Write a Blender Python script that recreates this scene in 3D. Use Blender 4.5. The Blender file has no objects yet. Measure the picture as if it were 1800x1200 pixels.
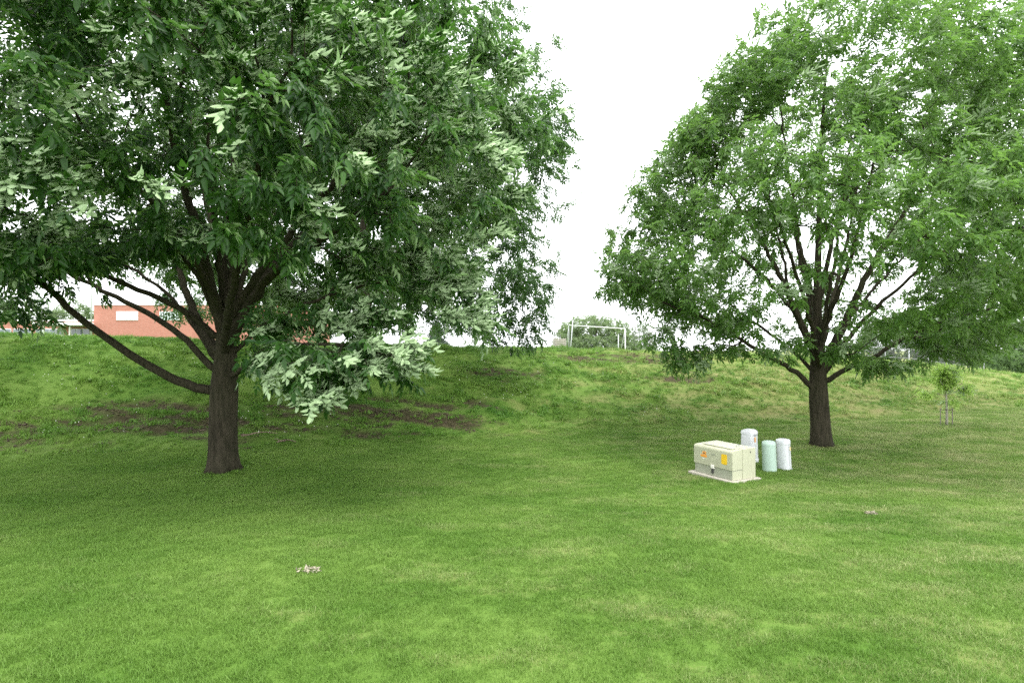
import bpy, bmesh, math, random
import numpy as np
from mathutils import Vector, Matrix

# ------------------------------------------------------------------ camera, sky, sun, exposure
scene = bpy.context.scene
COL = scene.collection
EYE = 1.7          # camera height above the ground under it
FPX = 950.0        # focal length in photograph pixels (photo 1800 px wide)
HOR = 612.0        # horizon row in the photograph
cam_d = bpy.data.cameras.new('camera')
cam_d.sensor_width = 36.0
cam_d.lens = FPX / 1800 * 36
cam_d.shift_y = (HOR - 600) / 1800
cam_d.clip_start = 0.05
cam_d.clip_end = 6000
cam = bpy.data.objects.new('camera', cam_d)
COL.objects.link(cam)
cam.location = (0, 0, EYE)
cam.rotation_euler = (math.radians(90), 0, 0)
scene.camera = cam

SUN_EL, SUN_AZ = math.radians(72), math.radians(140)      # azimuth clockwise from +Y (behind, to the right)
world = bpy.data.worlds.new('World')
scene.world = world
world.use_nodes = True
wn, wl = world.node_tree.nodes, world.node_tree.links
bg = wn['Background']
sky = wn.new('ShaderNodeTexSky')
sky.sky_type = 'NISHITA'
sky.sun_disc = False
sky.sun_elevation = SUN_EL
sky.sun_rotation = SUN_AZ
sky.air_density = 1.0
sky.dust_density = 4.0
sky.ozone_density = 1.0
hs = wn.new('ShaderNodeHueSaturation')
hs.inputs['Saturation'].default_value = 0.10
mixw = wn.new('ShaderNodeMix')
mixw.data_type = 'RGBA'
mixw.inputs['Factor'].default_value = 0.75                # even white cloud over most of the sky
mixw.inputs['B'].default_value = (8.6, 8.8, 9.0, 1)
wl.new(sky.outputs['Color'], hs.inputs['Color'])
wl.new(hs.outputs['Color'], mixw.inputs['A'])
wl.new(mixw.outputs['Result'], bg.inputs['Color'])
bg.inputs['Strength'].default_value = 0.135

sun_d = bpy.data.lights.new('sun', 'SUN')
sun_d.energy = 1.0
sun_d.angle = math.radians(40)
sun_d.color = (1.0, 0.96, 0.89)
sun = bpy.data.objects.new('sun', sun_d)
COL.objects.link(sun)
sdir = Vector((math.sin(SUN_AZ) * math.cos(SUN_EL), math.cos(SUN_AZ) * math.cos(SUN_EL), math.sin(SUN_EL)))
sun.rotation_euler = sdir.to_track_quat('Z', 'Y').to_euler()
sun.location = (10, -12, 20)

vs = scene.view_settings
vs.view_transform = 'Standard'
vs.look = 'None'
vs.exposure = 1.7
vs.gamma = 1.0
vs.use_curve_mapping = False
scene.cycles.use_denoising = False
scene.cycles.denoiser = 'OPENIMAGEDENOISE'
scene.cycles.denoising_input_passes = 'RGB_ALBEDO_NORMAL'
scene.cycles.denoising_prefilter = 'ACCURATE'
scene.cycles.max_bounces = 8
scene.cycles.diffuse_bounces = 3
scene.cycles.transmission_bounces = 4
scene.cycles.transparent_max_bounces = 8

rng = np.random.default_rng(7)
random.seed(7)

# ------------------------------------------------------------------ helpers
def at(px, py, D):
    """photograph pixel + depth (m along the view axis) -> world point"""
    return np.array([(px - 900) / FPX * D, D, EYE - (py - HOR) / FPX * D])

def _hash(ix, iy, iz, seed):
    h = (ix * 374761393 + iy * 668265263 + iz * 2147483647 + seed * 144269504) & 0xFFFFFFFF
    h = ((h ^ (h >> 13)) * 1274126177) & 0xFFFFFFFF
    return ((h ^ (h >> 16)) & 0xFFFF) / 65535.0

def vnoise(x, y, z=0.0, seed=0):
    x, y = np.asarray(x, float), np.asarray(y, float)
    z = np.asarray(z, float) + 0 * x
    x0, y0, z0 = np.floor(x).astype(np.int64), np.floor(y).astype(np.int64), np.floor(z).astype(np.int64)
    fx, fy, fz = x - x0, y - y0, z - z0
    fx, fy, fz = [f * f * (3 - 2 * f) for f in (fx, fy, fz)]
    r = 0
    for dx in (0, 1):
        for dy in (0, 1):
            for dz in (0, 1):
                w = (fx if dx else 1 - fx) * (fy if dy else 1 - fy) * (fz if dz else 1 - fz)
                r = r + w * _hash(x0 + dx, y0 + dy, z0 + dz, seed)
    return r

def sstep(t):
    t = np.clip(t, 0, 1)
    return t * t * (3 - 2 * t)

ZCX = [-60, -20, -16, -9.7, -2.3, 4.8, 10, 18, 26, 31, 40, 60]
ZCZ = [2.4, 2.2, 2.10, 1.86, 1.69, 1.53, 1.36, 1.10, 0.36, -0.15, -0.7, -1.2]

def berm_t(x, y):
    yf = 13.7 + 0.3 * np.clip(x, -40, 45) + 0.35 * np.sin(x * 0.45)
    return (y - yf) / 8.0

def gz(x, y):
    x, y = np.asarray(x, float), np.asarray(y, float)
    lawn = -0.55 * sstep((y - 1) / 9) + 0.02 * (vnoise(x * .5, y * .5, 0, 3) - .5)
    t = berm_t(x, y)
    zc = np.interp(x, ZCX, ZCZ)
    s = 0.65 * sstep(t) + 0.35 * np.clip(t, 0, 1)
    z = lawn + (zc - lawn) * s
    d = np.maximum(t - 1, 0) * 8
    slope = np.interp(x, [-20, 0], [0.022, 0.05])
    z = z - np.minimum(slope * (d - 5 * (1 - np.exp(-d / 5))), 11)
    bump = sstep(t * 4 + .3) * (1 - sstep((t - 1.6) / 2))
    z = z + bump * (0.10 * (vnoise(x * .7, y * .9, 0, 5) - .5) + 0.09 * (vnoise(x * 1.7, y * 2.6, 0, 6) - .5)
                    + 0.05 * (vnoise(x * 4, y * 5, 0, 8) - .5) + .13 * (vnoise(x * .8, y * 3.0, 0, 9) - .5))
    return z

TREE_L = at(391, 832, 9.9)
TREE_R = at(1444, 786, 12.4)

def soil(x, y):
    """0..1 where bare earth shows"""
    x, y = np.asarray(x, float), np.asarray(y, float)
    t = berm_t(x, y)
    n = 0.36 * vnoise(x * .33, y * 2.2, 0, 11) + 0.38 * vnoise(x * .85, y * 5.0, 0, 12) + 0.26 * vnoise(x * 3.5, y * 9, 0, 13)
    band = np.exp(-((t - .24) / .20) ** 2) * sstep((x + 26) / 8) * sstep((1.2 - x) / 3.0)
    band = np.maximum(band, .75 * np.exp(-((t - .08) / .10) ** 2) * np.exp(-((x + 3.6) / 2.6) ** 2))
    up = 1.0 * np.exp(-((t - .80) / .12) ** 2) * np.exp(-((x - 4.2) / 4.0) ** 2)
    up = np.maximum(up, .9 * np.exp(-((t - .55) / .1) ** 2) * np.exp(-((x - 6.5) / 2.6) ** 2))
    up = np.maximum(up, .72 * np.exp(-((t - .62) / .10) ** 2) * np.exp(-((x + 0.2) / 2.2) ** 2))
    m = np.maximum(band, up)
    m = .92 * sstep((m * .95 + n * 1.7 - 1.34) / .42)
    for c, r in ((TREE_L, .44), (TREE_R, .36)):
        rr = np.hypot(x - c[0], y - c[1])
        m = np.maximum(m, .8 * sstep((r + .25 * (n - .5) - rr) / .22))
    return m

def new_obj(name, data, parent=None, loc=None):
    o = bpy.data.objects.new(name, data)
    COL.objects.link(o)
    if parent is not None:
        o.parent = parent
    if loc is not None:
        o.location = loc
    return o

def tag(o, label=None, cat=None, group=None, kind=None):
    if label: o['label'] = label
    if cat: o['category'] = cat
    if group: o['group'] = group
    if kind: o['kind'] = kind
    return o

def empty(name, loc, label, cat, group=None, rz=0):
    o = bpy.data.objects.new(name, None)
    COL.objects.link(o)
    o.empty_display_size = .2
    o.location = loc
    o.rotation_euler = (0, 0, rz)
    return tag(o, label, cat, group)

def np_mesh(name, verts, faces, mat, smooth=False):
    """faces: (N,k) int array, all the same size k"""
    verts = np.ascontiguousarray(verts, dtype=np.float32)
    faces = np.ascontiguousarray(faces, dtype=np.int32)
    me = bpy.data.meshes.new(name)
    n, k = faces.shape
    me.vertices.add(len(verts))
    me.vertices.foreach_set('co', verts.ravel())
    me.loops.add(n * k)
    me.loops.foreach_set('vertex_index', faces.ravel())
    me.polygons.add(n)
    me.polygons.foreach_set('loop_start', np.arange(0, n * k, k, dtype=np.int32))
    if smooth:
        me.polygons.foreach_set('use_smooth', np.ones(n, dtype=bool))
    me.materials.append(mat)
    me.update(calc_edges=True)
    return me

def bm_mesh(name, bm, mat, smooth=False):
    me = bpy.data.meshes.new(name)
    bmesh.ops.recalc_face_normals(bm, faces=bm.faces)
    bm.to_mesh(me)
    bm.free()
    if smooth:
        for p in me.polygons: p.use_smooth = True
    me.materials.append(mat)
    return me

def box_bm(x0, x1, y0, y1, z0, z1, bevel=0.0, seg=2, bm=None):
    b = bmesh.new()
    bmesh.ops.create_cube(b, size=1)
    for v in b.verts:
        v.co = Vector(((x0 + x1) / 2 + v.co.x * (x1 - x0), (y0 + y1) / 2 + v.co.y * (y1 - y0), (z0 + z1) / 2 + v.co.z * (z1 - z0)))
    if bevel > 0:
        bmesh.ops.bevel(b, geom=b.edges[:], offset=bevel, segments=seg, affect='EDGES', profile=.5)
    return b

def box(name, dims, mat, parent=None, bevel=0.0, seg=2, loc=None):
    return new_obj(name, bm_mesh(name, box_bm(*dims, bevel=bevel, seg=seg), mat), parent, loc)

def tube_arrays(path, radii, sides, cap=True):
    """one tube along a polyline with parallel-transported rings -> verts, quads"""
    P = np.asarray(path, float)
    n = len(P)
    T = np.gradient(P, axis=0)
    T /= np.maximum(np.linalg.norm(T, axis=1, keepdims=True), 1e-9)
    ref = np.array([0, 0, 1.0]) if abs(T[0][2]) < .9 else np.array([1.0, 0, 0])
    u = np.cross(T[0], ref); u /= np.linalg.norm(u)
    a = np.linspace(0, 2 * np.pi, sides, endpoint=False)
    ca, sa = np.cos(a)[:, None], np.sin(a)[:, None]
    V = np.empty((n, sides, 3))
    for i in range(n):
        u = u - T[i] * np.dot(u, T[i])
        u /= max(np.linalg.norm(u), 1e-9)
        w = np.cross(T[i], u)
        V[i] = P[i] + radii[i] * (ca * u + sa * w)
    i = np.arange(n - 1)[:, None] * sides
    j = np.arange(sides)[None]
    k = (j + 1) % sides
    F = np.stack([i + j, i + k, i + sides + k, i + sides + j], -1).reshape(-1, 4)
    V = V.reshape(-1, 3)
    if cap:
        V = np.vstack([V, P[-1:], P[:1]])
        e = len(V) - 2
        b = (n - 1) * sides
        jj = np.arange(0, sides, 1)
        F2 = np.stack([b + jj, b + (jj + 1) % sides, np.full(sides, e), np.full(sides, e)], -1)
        F = F  # end caps are closed below as degenerate-free fans
        return V, F, (F2[:, :3], np.stack([(jj + 1) % sides, jj, np.full(sides, e + 1)], -1))
    return V, F, ()

def tubes_mesh(name, tubes, mat, smooth=True):
    """tubes: list of (path, radii, sides) -> mesh of triangles"""
    VV, FF, off = [], [], 0
    for path, radii, sides in tubes:
        V, F, caps = tube_arrays(path, radii, sides)
        FF.append(F[:, [0, 1, 2]] + off)
        FF.append(F[:, [0, 2, 3]] + off)
        for c in caps: FF.append(c + off)
        VV.append(V); off += len(V)
    return np_mesh(name, np.vstack(VV), np.vstack(FF), mat, smooth)

# ------------------------------------------------------------------ materials
def mat_new(name):
    m = bpy.data.materials.new(name)
    m.use_nodes = True
    nt = m.node_tree
    return m, nt.nodes, nt.links, nt.nodes['Principled BSDF']

def ramp(n, stops):
    r = n.new('ShaderNodeValToRGB')
    el = r.color_ramp.elements
    while len(el) < len(stops): el.new(.5)
    for e, (p, c) in zip(el, stops):
        e.position = p
        e.color = (*c, 1)
    return r

def noise(n, l, vec, scale, detail=3, rough=.55):
    t = n.new('ShaderNodeTexNoise')
    t.inputs['Scale'].default_value = scale
    t.inputs['Detail'].default_value = detail
    t.inputs['Roughness'].default_value = rough
    if vec is not None: l.new(vec, t.inputs['Vector'])
    return t

def scaled(n, l, vec, s):
    m = n.new('ShaderNodeMapping')
    m.inputs['Scale'].default_value = s
    l.new(vec, m.inputs['Vector'])
    return m.outputs['Vector']

def mixc(n, l, fac, a, b):
    m = n.new('ShaderNodeMix')
    m.data_type = 'RGBA'
    for s, v in (('Factor', fac), ('A', a), ('B', b)):
        if hasattr(v, 'is_linked') or hasattr(v, 'links'): l.new(v, m.inputs[s])
        elif isinstance(v, (int, float)): m.inputs[s].default_value = v
        else: m.inputs[s].default_value = (*v, 1)
    return m.outputs['Result']

def math_n(n, l, op, a, b=None):
    m = n.new('ShaderNodeMath')
    m.operation = op
    for i, v in enumerate((a, b)):
        if v is None: continue
        if isinstance(v, (int, float)): m.inputs[i].default_value = v
        else: l.new(v, m.inputs[i])
    return m.outputs[0]

def paint(name, col, rough=.5, var=.08, dirt=0.0, metallic=0.0, scale=6):
    """plain paint/metal/plastic with slight blotching"""
    m, n, l, p = mat_new(name)
    tc = n.new('ShaderNodeTexCoord')
    t = noise(n, l, tc.outputs['Object'], scale, 5)
    c = mixc(n, l, t.outputs['Fac'], tuple(x * (1 - var) for x in col), tuple(min(1, x * (1 + var)) for x in col))
    if dirt > 0:
        t2 = noise(n, l, scaled(n, l, tc.outputs['Object'], (9, 9, 2)), 2.5, 6, .7)
        r = ramp(n, [(.50, (0, 0, 0)), (.75, (dirt,) * 3)])
        l.new(t2.outputs['Fac'], r.inputs['Fac'])
        c = mixc(n, l, r.outputs['Color'], c, (.16, .13, .09))
    l.new(c, p.inputs['Base Color'])
    p.inputs['Roughness'].default_value = rough
    p.inputs['Metallic'].default_value = metallic
    return m

def leaf_material(name, top, top2, under, trans, tmix=.35):
    m, n, l, p = mat_new(name)
    g = n.new('ShaderNodeNewGeometry')
    a = n.new('ShaderNodeAttribute'); a.attribute_name = 'tint'
    t = noise(n, l, g.outputs['Position'], 1.3, 2)
    f = math_n(n, l, 'ADD', math_n(n, l, 'MULTIPLY', a.outputs['Fac'], .7), math_n(n, l, 'MULTIPLY', t.outputs['Fac'], .4))
    r = ramp(n, [(.1, top), (.75, top2), (1.0, tuple(x * 1.25 for x in top2))])
    l.new(f, r.inputs['Fac'])
    c = mixc(n, l, g.outputs['Backfacing'], r.outputs['Color'], under)
    l.new(c, p.inputs['Base Color'])
    p.inputs['Roughness'].default_value = .42
    p.inputs['Specular IOR Level'].default_value = .28
    tr = n.new('ShaderNodeBsdfTranslucent')
    l.new(mixc(n, l, a.outputs['Fac'], trans, tuple(x * 1.3 for x in trans)), tr.inputs['Color'])
    mx = n.new('ShaderNodeMixShader')
    mx.inputs['Fac'].default_value = tmix
    l.new(p.outputs[0], mx.inputs[1]); l.new(tr.outputs[0], mx.inputs[2])
    l.new(mx.outputs[0], n['Material Output'].inputs['Surface'])
    return m

def bark_material(name, c1, c2):
    m, n, l, p = mat_new(name)
    tc = n.new('ShaderNodeTexCoord')
    v = scaled(n, l, tc.outputs['Object'], (11, 11, 1.5))
    t = noise(n, l, v, 2.0, 6, .7)
    t2 = noise(n, l, tc.outputs['Object'], 1.6, 3)
    r = ramp(n, [(.32, c1), (.68, c2)])
    l.new(t.outputs['Fac'], r.inputs['Fac'])
    c = mixc(n, l, math_n(n, l, 'MULTIPLY', t2.outputs['Fac'], .45), r.outputs['Color'], (.055, .062, .03))
    l.new(c, p.inputs['Base Color'])
    p.inputs['Roughness'].default_value = .9
    p.inputs['Specular IOR Level'].default_value = .12
    b = n.new('ShaderNodeBump')
    b.inputs['Strength'].default_value = 1.0
    b.inputs['Distance'].default_value = .03
    l.new(t.outputs['Fac'], b.inputs['Height'])
    l.new(b.outputs['Normal'], p.inputs['Normal'])
    return m

def grass_colors(n, l, lush, mid, dry, dry_bias, blade=True):
    """large drifts of lush, mid and dry turf by place, plus blade to blade change"""
    g = n.new('ShaderNodeNewGeometry')
    flat = scaled(n, l, g.outputs['Position'], (1, 1, 0))
    t1 = noise(n, l, flat, .55, 4, .6)
    t2 = noise(n, l, scaled(n, l, g.outputs['Position'], (1.0, 1.9, 0)), .8, 5, .65)
    sx = n.new('ShaderNodeSeparateXYZ'); l.new(g.outputs['Position'], sx.inputs[0])
    mr = n.new('ShaderNodeMapRange')
    mr.inputs['From Min'].default_value = -5; mr.inputs['From Max'].default_value = 9
    mr.inputs['To Min'].default_value = -.10; mr.inputs['To Max'].default_value = .20
    l.new(sx.outputs['X'], mr.inputs['Value'])
    r1 = ramp(n, [(.33, lush), (.66, mid)])
    l.new(t1.outputs['Fac'], r1.inputs['Fac'])
    c = r1.outputs['Color']
    if blade:
        oi = n.new('ShaderNodeObjectInfo')
        at_ = n.new('ShaderNodeAttribute'); at_.attribute_name = 'tint'
        rnd = math_n(n, l, 'ADD', math_n(n, l, 'MULTIPLY', oi.outputs['Random'], .12), math_n(n, l, 'MULTIPLY', at_.outputs['Fac'], .27))
    else:
        tb = noise(n, l, flat, 60, 2)
        rnd = math_n(n, l, 'MULTIPLY', tb.outputs['Fac'], .28)
    f = math_n(n, l, 'ADD', math_n(n, l, 'ADD', t2.outputs['Fac'], mr.outputs[0]), math_n(n, l, 'ADD', rnd, dry_bias))
    r2 = ramp(n, [(.60, (0, 0, 0)), (.98, (1, 1, 1))])
    l.new(f, r2.inputs['Fac'])
    return mixc(n, l, r2.outputs['Color'], c, dry)

def grass_material(name, lush, mid, dry, dry_bias, tmix=.3):
    m, n, l, p = mat_new(name)
    c = grass_colors(n, l, lush, mid, dry, dry_bias)
    l.new(c, p.inputs['Base Color'])
    p.inputs['Roughness'].default_value = .5
    p.inputs['Specular IOR Level'].default_value = .25
    tr = n.new('ShaderNodeBsdfTranslucent')
    l.new(c, tr.inputs['Color'])
    mx = n.new('ShaderNodeMixShader')
    mx.inputs['Fac'].default_value = tmix
    l.new(p.outputs[0], mx.inputs[1]); l.new(tr.outputs[0], mx.inputs[2])
    l.new(mx.outputs[0], n['Material Output'].inputs['Surface'])
    return m

LUSH, MID, DRY = (.110, .225, .032), (.205, .330, .068), (.50, .51, .26)
M = {}
M['lawn_blade'] = grass_material('lawn_blade', LUSH, MID, DRY, -.19, .42)
M['berm_blade'] = grass_material('berm_blade', (.085, .210, .025), (.195, .330, .056), (.46, .46, .20), -.21)

def ground_material():
    m, n, l, p = mat_new('ground_turf')
    c = grass_colors(n, l, tuple(x * .6 for x in LUSH), tuple(x * .6 for x in MID), (.22, .20, .09), -.06, blade=False)  # turf darkened: shade between the blades is put into the colour
    g = n.new('ShaderNodeNewGeometry')
    a = n.new('ShaderNodeAttribute'); a.attribute_name = 'soil'
    ts = noise(n, l, g.outputs['Position'], 7, 6, .7)
    rs = ramp(n, [(.3, (.024, .018, .011)), (.55, (.056, .042, .026)), (.8, (.13, .10, .065))])
    l.new(ts.outputs['Fac'], rs.inputs['Fac'])
    l.new(mixc(n, l, a.outputs['Fac'], c, rs.outputs['Color']), p.inputs['Base Color'])
    p.inputs['Roughness'].default_value = .95
    p.inputs['Specular IOR Level'].default_value = .1
    b = n.new('ShaderNodeBump')
    b.inputs['Strength'].default_value = .8; b.inputs['Distance'].default_value = .05
    l.new(ts.outputs['Fac'], b.inputs['Height'])
    l.new(b.outputs['Normal'], p.inputs['Normal'])
    return m
M['ground'] = ground_material()
M['bark'] = bark_material('ash_bark', (.012, .0095, .007), (.075, .060, .045))
M['bark_pale'] = bark_material('sapling_bark', (.34, .31, .26), (.55, .52, .45))
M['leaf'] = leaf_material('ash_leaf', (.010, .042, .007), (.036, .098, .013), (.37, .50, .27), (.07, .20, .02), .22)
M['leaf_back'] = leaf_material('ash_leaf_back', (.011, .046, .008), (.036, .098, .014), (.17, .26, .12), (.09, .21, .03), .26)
M['leaf_r'] = leaf_material('ash_leaf_sunny', (.040, .104, .018), (.085, .172, .028), (.26, .35, .19), (.16, .32, .05), .36)  # ash leaf made lighter: brighter light on the right crowns is in the colour
M['leaf_young'] = leaf_material('sapling_leaf', (.34, .50, .10), (.46, .62, .18), (.45, .54, .36), (.34, .52, .10), .48)
M['leaf_far'] = leaf_material('far_leaf', (.085, .14, .06), (.17, .23, .10), (.16, .21, .12), (.14, .24, .06), .3)  # leaf colour paled to carry the haze of distance
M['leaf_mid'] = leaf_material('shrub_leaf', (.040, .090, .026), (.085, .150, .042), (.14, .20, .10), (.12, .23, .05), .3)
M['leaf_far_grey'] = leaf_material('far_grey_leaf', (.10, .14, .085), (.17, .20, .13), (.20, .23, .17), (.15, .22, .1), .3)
M['needle'] = leaf_material('spruce_needle', (.040, .070, .042), (.075, .105, .065), (.06, .09, .06), (.04, .07, .03), .1)

# ------------------------------------------------------------------ the ground
def make_ground():
    def axis(parts):
        out = []
        for a, b, s in parts:
            out.append(np.arange(a, b, s))
        out.append(np.array([parts[-1][1]]))
        return np.concatenate(out)
    xs = axis([(-2500, -300, 220), (-300, -60, 24), (-60, -26, 2), (-26, 36, .22), (36, 70, 2), (70, 310, 24), (310, 2500, 219)])
    ys = axis([(-60, -4, 4), (-4, 9, .3), (9, 34, .2), (34, 70, 1.2), (70, 310, 15), (310, 3000, 192)])
    X, Y = np.meshgrid(xs, ys)
    Z = gz(X, Y)
    V = np.stack([X, Y, Z], -1).reshape(-1, 3)
    nx, ny = len(xs), len(ys)
    i = (np.arange(ny - 1)[:, None] * nx + np.arange(nx - 1)[None]).ravel()
    F = np.stack([i, i + 1, i + nx + 1, i + nx], -1)
    me = np_mesh('ground', V, F, M['ground'], smooth=True)
    a = me.attributes.new('soil', 'FLOAT', 'POINT')
    a.data.foreach_set('value', soil(X, Y).ravel().astype(np.float32))
    return tag(new_obj('ground', me), 'mown lawn rising into a rough grassy bank with bare earth patches', kind='structure')
make_ground()

# ------------------------------------------------------------------ grass (stuff): tufts instanced on points
def tuft_mesh(name, n, rad, h0, h1, w, lean, mat, curl=.6, seed=0):
    r = np.random.default_rng(seed)
    V, F, T = [], [], []
    for i in range(n):
        a, q = r.uniform(0, 6.283), rad * math.sqrt(r.uniform())
        b = np.array([q * math.cos(a), q * math.sin(a), -.006])
        d = r.uniform(0, 6.283)
        ln = lean * r.uniform(.2, 1.4)
        h = r.uniform(h0, h1)
        dv = np.array([math.cos(d), math.sin(d), 0])
        f = r.uniform(0, 6.283)
        sv = np.array([math.cos(f), math.sin(f), 0]) * w * r.uniform(.7, 1.3)
        mid = b + dv * h * ln * .35 + np.array([0, 0, h * .62])
        tip = b + dv * h * ln + np.array([0, 0, h * (1 - curl * ln * ln * .5)])
        o = len(V)
        V += [b - sv / 2, b + sv / 2, mid + sv * .42, mid - sv * .42, tip]
        F += [(o, o + 1, o + 2), (o, o + 2, o + 3), (o + 3, o + 2, o + 4)]
        T += [r.uniform()] * 5
    me = np_mesh(name, np.array(V), np.array(F), mat)
    at_ = me.attributes.new('tint', 'FLOAT', 'POINT')
    at_.data.foreach_set('value', np.array(T, dtype=np.float32))
    return bpy.data.objects.new(name, me)          # source shape only: never linked to the scene

def scatter(name, pts, rot, scl, sources, label, cat):
    me = bpy.data.meshes.new(name)
    me.vertices.add(len(pts))
    me.vertices.foreach_set('co', np.ascontiguousarray(pts, dtype=np.float32).ravel())
    for nm, ty, dat, key in (('rot', 'FLOAT_VECTOR', rot, 'vector'), ('scl', 'FLOAT', scl, 'value')):
        a = me.attributes.new(nm, ty, 'POINT')
        a.data.foreach_set(key, np.ascontiguousarray(dat, dtype=np.float32).ravel())
    a = me.attributes.new('pick', 'INT', 'POINT')
    a.data.foreach_set('value', rng.integers(0, len(sources), len(pts)).astype(np.int32))
    me.update()
    ob = new_obj(name, me)
    ng = bpy.data.node_groups.new(name + '_nodes', 'GeometryNodeTree')
    ng.interface.new_socket('Geometry', in_out='INPUT', socket_type='NodeSocketGeometry')
    ng.interface.new_socket('Geometry', in_out='OUTPUT', socket_type='NodeSocketGeometry')
    n, l = ng.nodes, ng.links
    gi, go = n.new('NodeGroupInput'), n.new('NodeGroupOutput')
    iop = n.new('GeometryNodeInstanceOnPoints')
    jg = n.new('GeometryNodeJoinGeometry')
    for s in reversed(sources):
        oi = n.new('GeometryNodeObjectInfo')
        oi.inputs['Object'].default_value = s
        oi.inputs['As Instance'].default_value = True
        l.new(oi.outputs['Geometry'], jg.inputs[0])
    def attr(nm, ty):
        a = n.new('GeometryNodeInputNamedAttribute')
        a.data_type = ty
        a.inputs['Name'].default_value = nm
        return a.outputs['Attribute']
    l.new(gi.outputs[0], iop.inputs['Points'])
    l.new(jg.outputs[0], iop.inputs['Instance'])
    iop.inputs['Pick Instance'].default_value = True
    l.new(attr('pick', 'INT'), iop.inputs['Instance Index'])
    l.new(attr('rot', 'FLOAT_VECTOR'), iop.inputs['Rotation'])
    l.new(attr('scl', 'FLOAT'), iop.inputs['Scale'])
    l.new(iop.outputs[0], go.inputs[0])
    md = ob.modifiers.new('scatter', 'NODES')
    md.node_group = ng
    return tag(ob, label, cat, kind='stuff')

def sample(x0, x1, y0, y1, dens):
    n = int((x1 - x0) * (y1 - y0) * dens)
    return rng.uniform(x0, x1, n), rng.uniform(y0, y1, n)

# transformer pad: its near corner and the direction of its right-hand side
PAD_C, PAD_D = at(1288, 848, 8.86)[:2], at(1337, 840, 9.17)[:2]
PAD_E = (PAD_D - PAD_C) / np.linalg.norm(PAD_D - PAD_C)
PAD_W, PAD_L = .70, .98
PEDS = [(at(1317, 812, 10.7), .15), (at(1353, 827, 9.9), .125), (at(1379, 824, 10.05), .11)]
def pad_local(x, y):
    dx, dy = x - PAD_C[0], y - PAD_C[1]
    return dx * PAD_E[0] + dy * PAD_E[1], -dx * PAD_E[1] + dy * PAD_E[0]
def in_view(x, y, margin=1.8):
    return np.abs(x) < .96 * y + margin

def make_grass():
    P, S = [], []
    for y0, y1, dens, sc in ((1.3, 4.5, 430, .95), (4.5, 7, 300, 1.1), (7, 10.5, 240, 1.15), (10.5, 20, 130, 1.4)):
        w = .96 * y1 + 1.5
        x, y = sample(-w, w, y0, y1, dens)
        k = in_view(x, y) & (berm_t(x, y) < .06 + .10 * (vnoise(x * .8, y * .8, 0, 21) - .5)) & (rng.uniform(size=len(x)) > soil(x, y))
        for c, r in ((TREE_L, .30), (TREE_R, .25)):
            k &= np.hypot(x - c[0], y - c[1]) > r
        x, y = x[k], y[k]
        P.append(np.stack([x, y, gz(x, y)], -1))
        S.append(sc * rng.uniform(.75, 1.25, len(x)) * (.88 + .24 * vnoise(x * .9, y * .9, 0, 22)))
    P, S = np.vstack(P), np.concatenate(S)
    lx, ly = pad_local(P[:, 0], P[:, 1])
    k = ~((lx > -.02) & (lx < PAD_W + .02) & (ly > -.02) & (ly < PAD_L + .02))
    P, S = P[k], S[k]
    R = np.stack([rng.normal(0, .12, len(P)), rng.normal(0, .12, len(P)), rng.uniform(0, 6.283, len(P))], -1)
    src = [tuft_mesh('lawn_tuft', 46, .064, .018, .044, .0034, .75, M['lawn_blade'], seed=i) for i in range(4)]
    scatter('lawn_grass', P, R, S, src, 'short mown green lawn grass across the foreground', 'grass')
    # rough grass on the bank
    P, S = [], []
    for y0, y1, dens, sc in ((7, 15, 58, .95), (15, 20, 46, 1.05), (20, 26, 34, 1.2), (26, 40, 16, 1.5)):
        w = .96 * y1 + 2
        x, y = sample(max(-w, -28), min(w, 38), y0, y1, dens)
        t = berm_t(x, y)
        k = in_view(x, y, 2) & (t > .05 + .10 * (vnoise(x * .8, y * .8, 0, 21) - .5)) & (t < 1.35)
        k &= rng.uniform(size=len(x)) > soil(x, y) * .80
        x, y = x[k], y[k]
        cl = vnoise(x * 1.3, y * 1.7, 0, 23)
        P.append(np.stack([x, y, gz(x, y)], -1))
        S.append(sc * rng.uniform(.55, 1.2, len(x)) * (.30 + 1.2 * cl) * np.interp(t[k], [0, .25], [.6, 1]))
    # longer uncut tufts against trunks, pad and pedestals
    def fringe(x, y, sc):
        P.append(np.stack([x, y, gz(x, y)], -1)); S.append(sc * rng.uniform(.6, 1.2, len(x)))
    for c, r, n in [(TREE_L, .34, 70), (TREE_R, .29, 60)] + [(c, r, 22) for c, r in PEDS]:
        a = rng.uniform(0, 6.283, n); q = r * rng.uniform(.95, 1.25, n)
        fringe(c[0] + q * np.cos(a), c[1] + q * np.sin(a), .55 if r > .2 else .38)
    u = rng.uniform(0, 1, 70); e = rng.integers(0, 4, 70); o = rng.uniform(.01, .06, 70)
    lx = np.select([e == 0, e == 1, e == 2], [-o, PAD_W + o, u * PAD_W], u * PAD_W)
    ly = np.select([e == 0, e == 1, e == 2], [u * PAD_L, u * PAD_L, -o], PAD_L + o)
    fringe(PAD_C[0] + lx * PAD_E[0] - ly * PAD_E[1], PAD_C[1] + lx * PAD_E[1] + ly * PAD_E[0], .36)
    P, S = np.vstack(P), np.concatenate(S)
    R = np.stack([rng.normal(0, .22, len(P)), rng.normal(0, .22, len(P)), rng.uniform(0, 6.283, len(P))], -1)
    src = [tuft_mesh('bank_tuft', 44, .13, .05, .15, .0075, .95, M['berm_blade'], curl=.8, seed=20 + i) for i in range(4)]
    src += [tuft_mesh('bank_weed', 16, .10, .05, .12, .030, 1.1, M['berm_blade'], curl=.9, seed=40 + i) for i in range(2)]
    scatter('bank_grass', P, R, S, src, 'rough uncut grass covering the sloping bank', 'grass')
make_grass()

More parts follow.
